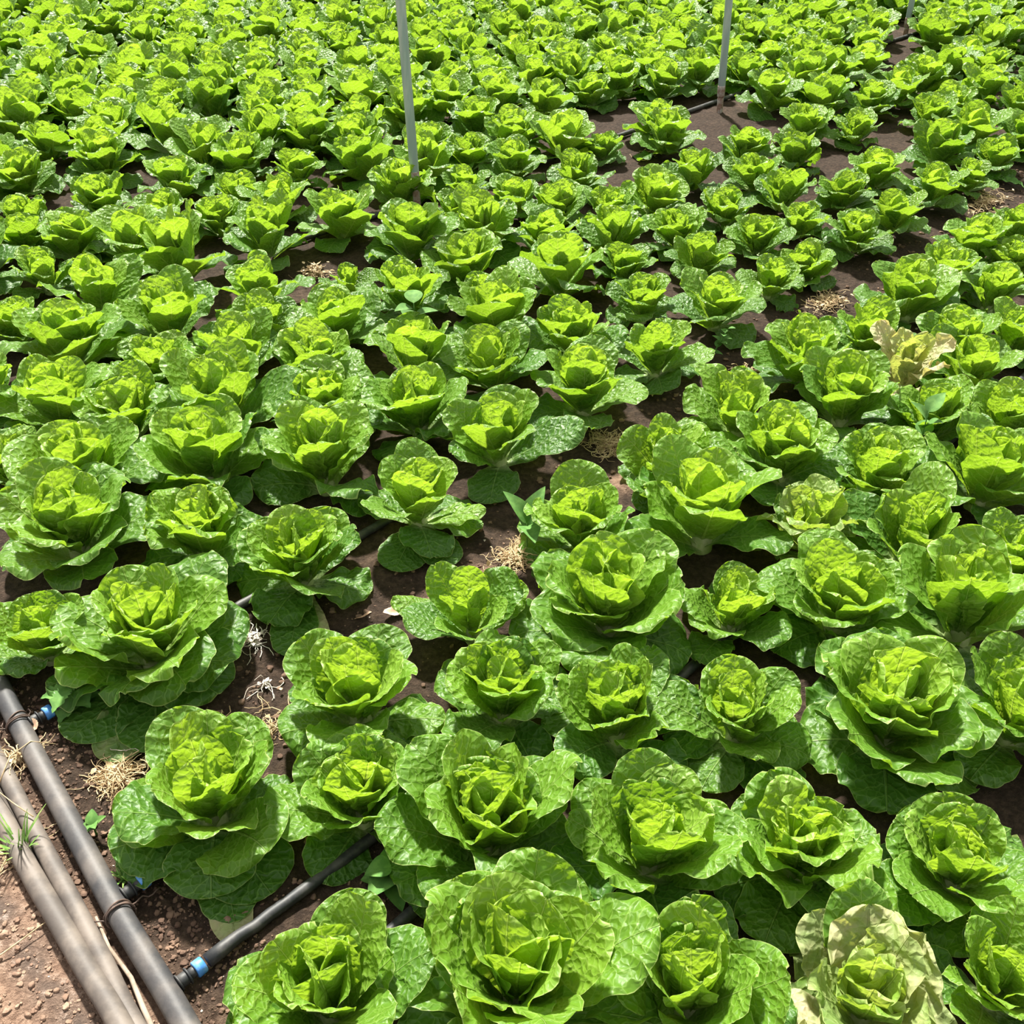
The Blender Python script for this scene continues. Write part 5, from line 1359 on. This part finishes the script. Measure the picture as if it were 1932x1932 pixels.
weed(.61, 2.80, .09, 9, .035, .012, 12, 'spindly small-leaved weed on the path under a lettuce edge', el=(0, 50), lean=(.05, .03))
weed(1.05, 2.20, .19, 7, .06, .026, 13, 'grey-green rounded seedling poking up between lettuces at the right', el=(5, 60))
weed(-.29, 2.77, .21, 8, .07, .028, 14, 'pale seedling rising between lettuces in the middle of the field', el=(5, 60))
weed(.035, 1.87, .10, 3, .10, .03, 15, 'single upright weed leaf at the edge of a lettuce on the path', el=(30, 70))
weed(-.20, .99, .06, 8, .055, .024, 16, 'dark green clover-like seedling in the shade between bottom lettuces', el=(0, 40))
weed(.131, 1.03, .05, 7, .028, .012, 17, 'small bright seedling on dark soil left of a spreading lettuce', el=(10, 60))
weed(-.735, 1.09, .03, 4, .028, .012, 18, 'tiny two-leaved seedling beside the supply pipe and drooping lettuce', el=(20, 60))
def grass_tuft(x, y, n, h, seed, label, mat):
    rng = np.random.default_rng(seed); b = MB()
    for i in range(n):
        a, e = rng.uniform(0, 6.28), math.radians(rng.uniform(50, 88))
        v, f = blade_leaf(rng, (rng.normal(0, .004), rng.normal(0, .004), 0), (math.cos(a) * math.cos(e), math.sin(a) * math.cos(e), math.sin(e)), h * rng.uniform(.5, 1.1), .0016, .25, 0, 10, 2)
        b.add(v, f)
    o = b.build('grass_tuft', mat, None, (x, y, max(0, gz(x, y))))
    tag(o, label, 'grass')
grass_tuft(-.845, 1.047, 26, .085, 3, 'thin green grass tuft growing between the two tan-grey pipes', M_GRASS)
grass_tuft(-.655, .995, 16, .04, 4, 'yellowing grass tuft beside the deep blue collar fitting', M_GRASS)


def tangle(name, x, y, rx, ry, rot, n, seed, label, mat=None, seg=9, step=.009, rad=.0009, h=.02, flakes=0):
    rng = np.random.default_rng(seed); b = MB(); base = gz(x, y)
    c, s = math.cos(rot), math.sin(rot)
    for i in range(n):
        a, r = rng.uniform(0, 6.28), abs(rng.normal(0, .5))
        px, py = rx * r * math.cos(a), ry * r * math.sin(a)
        p = np.array([px * c - py * s, px * s + py * c, rng.uniform(.001, h * math.exp(-r * 1.5) + .004)])
        v = rng.normal(0, 1, 3); v[2] *= .3; v /= np.linalg.norm(v); pts = [p.copy()]
        for k in range(rng.integers(4, seg)):
            v = v + rng.normal(0, .55, 3); v[2] *= .5; v /= np.linalg.norm(v)
            p = p + v * step
            p[2] = max(p[2], gz(x + p[0], y + p[1]) - base + .002); pts.append(p.copy())
        b.tube(pts, rad * rng.uniform(.6, 1.5), 4, caps=False)
    for i in range(flakes):
        a, r = rng.uniform(0, 6.28), abs(rng.normal(0, .5))
        p = np.array([rx * r * math.cos(a), ry * r * math.sin(a), 0]); p = np.array([p[0] * c - p[1] * s, p[0] * s + p[1] * c, rng.uniform(.004, h)])
        v, f = blade_leaf(rng, p, rng.normal(0, 1, 3) * [1, 1, .3], rng.uniform(.008, .02), rng.uniform(.003, .006), rng.uniform(-.6, .6), 0, 4, 2)
        b.add(v, f)
    o = b.build(name, mat or M_STRAW, None, (x, y, base))
    return tag(o, label, 'dead weeds', 'dried plant litter on the soil', 'stuff')
tangle('dead_weed', -.735, 1.215, .06, .04, -.6, 200, 1, 'big straw-coloured tangle of dead weed between supply pipe and corner lettuce', flakes=30)
tangle('dead_weed', -.925, 1.25, .05, .02, .3, 60, 2, 'pale dead weed scraps lying over the pipes at the left edge', flakes=30)
tangle('dead_weed', .02, 1.865, .085, .045, .7, 240, 3, 'patch of dead straw on the path beside the single upright weed leaf', flakes=40)
tangle('dead_weed', .27, 2.335, .05, .06, .5, 220, 4, 'round nest of dry straw on the path before a loose lettuce', flakes=10)
tangle('dead_weed', 1.07, 3.20, .10, .05, .8, 130, 5, 'dry straw scraps on the far stretch of the path', flakes=50)
tangle('dead_weed', 1.95, 4.12, .16, .06, .8, 130, 6, 'reddish dry litter at the far right end of the path', flakes=80)
tangle('dead_weed', .70, 2.72, .05, .03, .8, 60, 7, 'few straw scraps along the path beside a jagged-leaved lettuce', flakes=20)
tangle('dead_weed', -.86, 1.06, .03, .012, 1.2, 40, 8, 'yellow dry scraps at the foot of the grass between pipes', flakes=20)
tangle('dead_weed', -.553, 1.575, .022, .014, .3, 26, 9, 'greyish fluff of dead roots on dark soil right of the corner rosette', mat=M_STONE, flakes=14)
tangle('dead_weed', -.509, 1.456, .008, .007, .3, 9, 10, 'little white fluff on soil before the holed yellow leaf', mat=M_STONE, flakes=8)
tangle('dead_weed', -.765, 1.275, .014, .01, .3, 14, 14, 'crumpled whitish scrap at the top of the big straw tangle', mat=M_STONE, flakes=10)
tangle('dead_weed', .70, 4.78, .16, .05, .8, 90, 11, 'pinkish dry litter beside the far black hose', flakes=70)
tangle('dead_weed', -.70, 3.40, .05, .04, .4, 70, 12, 'beige shrivelled plant remains beside the small young lettuce', flakes=60, h=.05)
tangle('dead_weed', -.48, 1.33, .16, .10, .5, 60, 13, 'fine brown root scraps on the soil behind the hose-side lettuce', flakes=12)


def lone_leaf(name, x, y, rz, L, W, label, mat, curl=.4, seed=1, lift=.004):
    rng = np.random.default_rng(seed)
    V, F = blade_leaf(rng, (0, 0, .006), (math.cos(rz), math.sin(rz), .12), L, W, curl * .3, 0.1, 16, 8)
    V[:, 2] += .006 * np.sin(V[:, 0] * 130 + seed) * np.cos(V[:, 1] * 110)
    V[:, 2] = np.maximum(V[:, 2], .002)
    m = MB(); m.add(V, F)
    o = m.build(name, mat, None, (x, y, gz(x, y) + lift))
    return tag(o, label, 'leaf', 'single fallen leaves on the soil')
lone_leaf('dead_leaf', -.285, 1.66, .25, .075, .014, 'curled tan dead leaf alone on the path', M_DEAD, seed=1, lift=.006)
lone_leaf('dead_leaf', -.31, 1.66, 3.6, .04, .003, 'thin brown dead stalk beside the curled tan leaf', M_DEAD, seed=2)
lone_leaf('fallen_leaf', 1.05, 3.36, 5.2, .08, .022, 'fallen pale green leaf on the path under a lettuce edge', M_WEED, seed=3)
lone_leaf('fallen_leaf', 2.09, 4.36, 5.4, .12, .032, 'fallen yellow-green leaf at the far right of the path', M_WEED, seed=4)
lone_leaf('dead_leaf', .405, 2.60, 4.8, .035, .008, 'small tan dead leaf under the lettuce beside the spindly weed', M_DEAD, seed=5)
lone_leaf('dead_leaf', -.915, 1.31, 2.6, .035, .012, 'orange-tan dead leaf scrap caught at the left wire tie', M_DEAD, seed=6, lift=.02)


def stick(name, pts, r, mat, label, cat, group=None):
    b = MB(); P = np.array([(x, y, max(0, gz(x, y)) + z) for x, y, z in pts])
    b.tube(P, np.linspace(r, r * .45, len(P)), 10)
    return tag(b.build(name, mat), label, cat, group)
stick('wood_stick', [(-.680, .925, .006), (-.642, .872, .007), (-.592, .822, .007), (-.560, .775, .006), (-.52, .72, .006)][::-1], .005, M_WOOD, 'pale split wooden stick lying between pipes at the bottom left', 'stick')
stick('straw_stalk', [(-.84, .83, .006), (-.80, .868, .008), (-.765, .905, .01), (-.735, .94, .006)], .0016, M_STRAW, 'single bent straw stalk on the dry ground in the lower left corner', 'straw')
stick('straw_stalk', [(-.84, 1.10, .032), (-.885, 1.125, .04), (-.93, 1.16, .03)], .0013, M_STRAW, 'pale straw stalk bridging the two tan-grey pipes', 'straw')
stick('straw_stalk', [(-.935, 1.17, .02), (-.93, 1.23, .036), (-.905, 1.265, .036), (-.87, 1.28, .01)], .0015, M_STRAW, 'curved straw stalk crossing the pipes near the left wire tie', 'straw')
stick('straw_stalk', [(-.655, .86, .004), (-.64, .835, .006), (-.615, .82, .004)], .0012, M_STRAW, 'short brown stalk beside the pipe under the wire tie', 'straw')


def scatter(name, n, region, smin, smax, mat, label, cat, seed):
    """crumbs of soil or small stones lying in region(rng) -> x, y"""
    rng = np.random.default_rng(seed); b = MB()
    # a rounded lump from a subdivided cube
    g = np.linspace(-1, 1, 4); V0, F0 = [], []
    for ax in range(3):
        for sg in (-1, 1):
            k0 = len(V0)
            for a_ in g:
                for b_ in g:
                    p = [0, 0, 0]; p[ax] = sg; p[(ax + 1) % 3] = a_ * sg; p[(ax + 2) % 3] = b_; V0.append(p)
            for i in range(3):
                for j in range(3): F0.append((k0 + i * 4 + j, k0 + (i + 1) * 4 + j, k0 + (i + 1) * 4 + j + 1, k0 + i * 4 + j + 1))
    V0 = np.array(V0, float); V0 /= np.linalg.norm(V0, axis=1)[:, None]; F0 = np.array(F0)
    for i in range(n):
        x, y = region(rng)
        r = smin + (smax - smin) * rng.uniform(0, 1) ** 3
        o = rng.uniform(0, 50, 3)
        w = 1 + .35 * np.sin(V0 @ rng.normal(0, 2.2, 3) + o[0]) + .15 * np.sin(V0 @ rng.normal(0, 5, 3) + o[1])
        V = V0 * w[:, None] * r * np.array([rng.uniform(.8, 1.3), rng.uniform(.8, 1.3), rng.uniform(.55, .9)])
        b.add(V + [x, y, gz(x, y) + r * .25], F0)
    o = b.build(name, mat, smooth=True)
    return tag(o, label, cat, kind='stuff')

def reg_corner(rng):
    while True:
        s, q = rng.uniform(-.35, .34), rng.uniform(.75, 1.75)
        if any(abs(s - v) < .02 for v in (.19, .12, .06)): continue
        return field(s, q)
def reg_path(rng):
    return field(rng.uniform(.3, 5.2), rng.normal(1.37, .09))
def reg_bed(rng):
    return field(rng.uniform(.25, 1.3), rng.uniform(.5, 1.25))
scatter('soil_crumbs', 2200, lambda r: field(r.uniform(.2, .36), r.uniform(.75, 1.75)), .0010, .005, M_CLOD, 'dark soil crumbs between the supply pipe and the first lettuces', 'soil crumbs', 14)
scatter('soil_crumbs', 4500, lambda r: field(r.uniform(-.35, .175), r.uniform(.75, 1.75)), .0010, .0055, M_CLOD_DRY, 'loose brown soil crumbs scattered round the pipes', 'soil crumbs', 4)
scatter('soil_crumbs', 1500, reg_path, .0015, .008, M_CLOD, 'dark soil crumbs along the bare path between lettuce beds', 'soil crumbs', 5)
scatter('soil_crumbs', 700, reg_bed, .0015, .007, M_CLOD, 'soil crumbs under the lettuces of the nearest rows', 'soil crumbs', 8)
scatter('pebbles', 150, lambda r: reg_corner(r) if r.uniform() < .7 else reg_path(r), .001, .005, M_STONE, 'small whitish stones dotted over the soil', 'pebbles', 6)
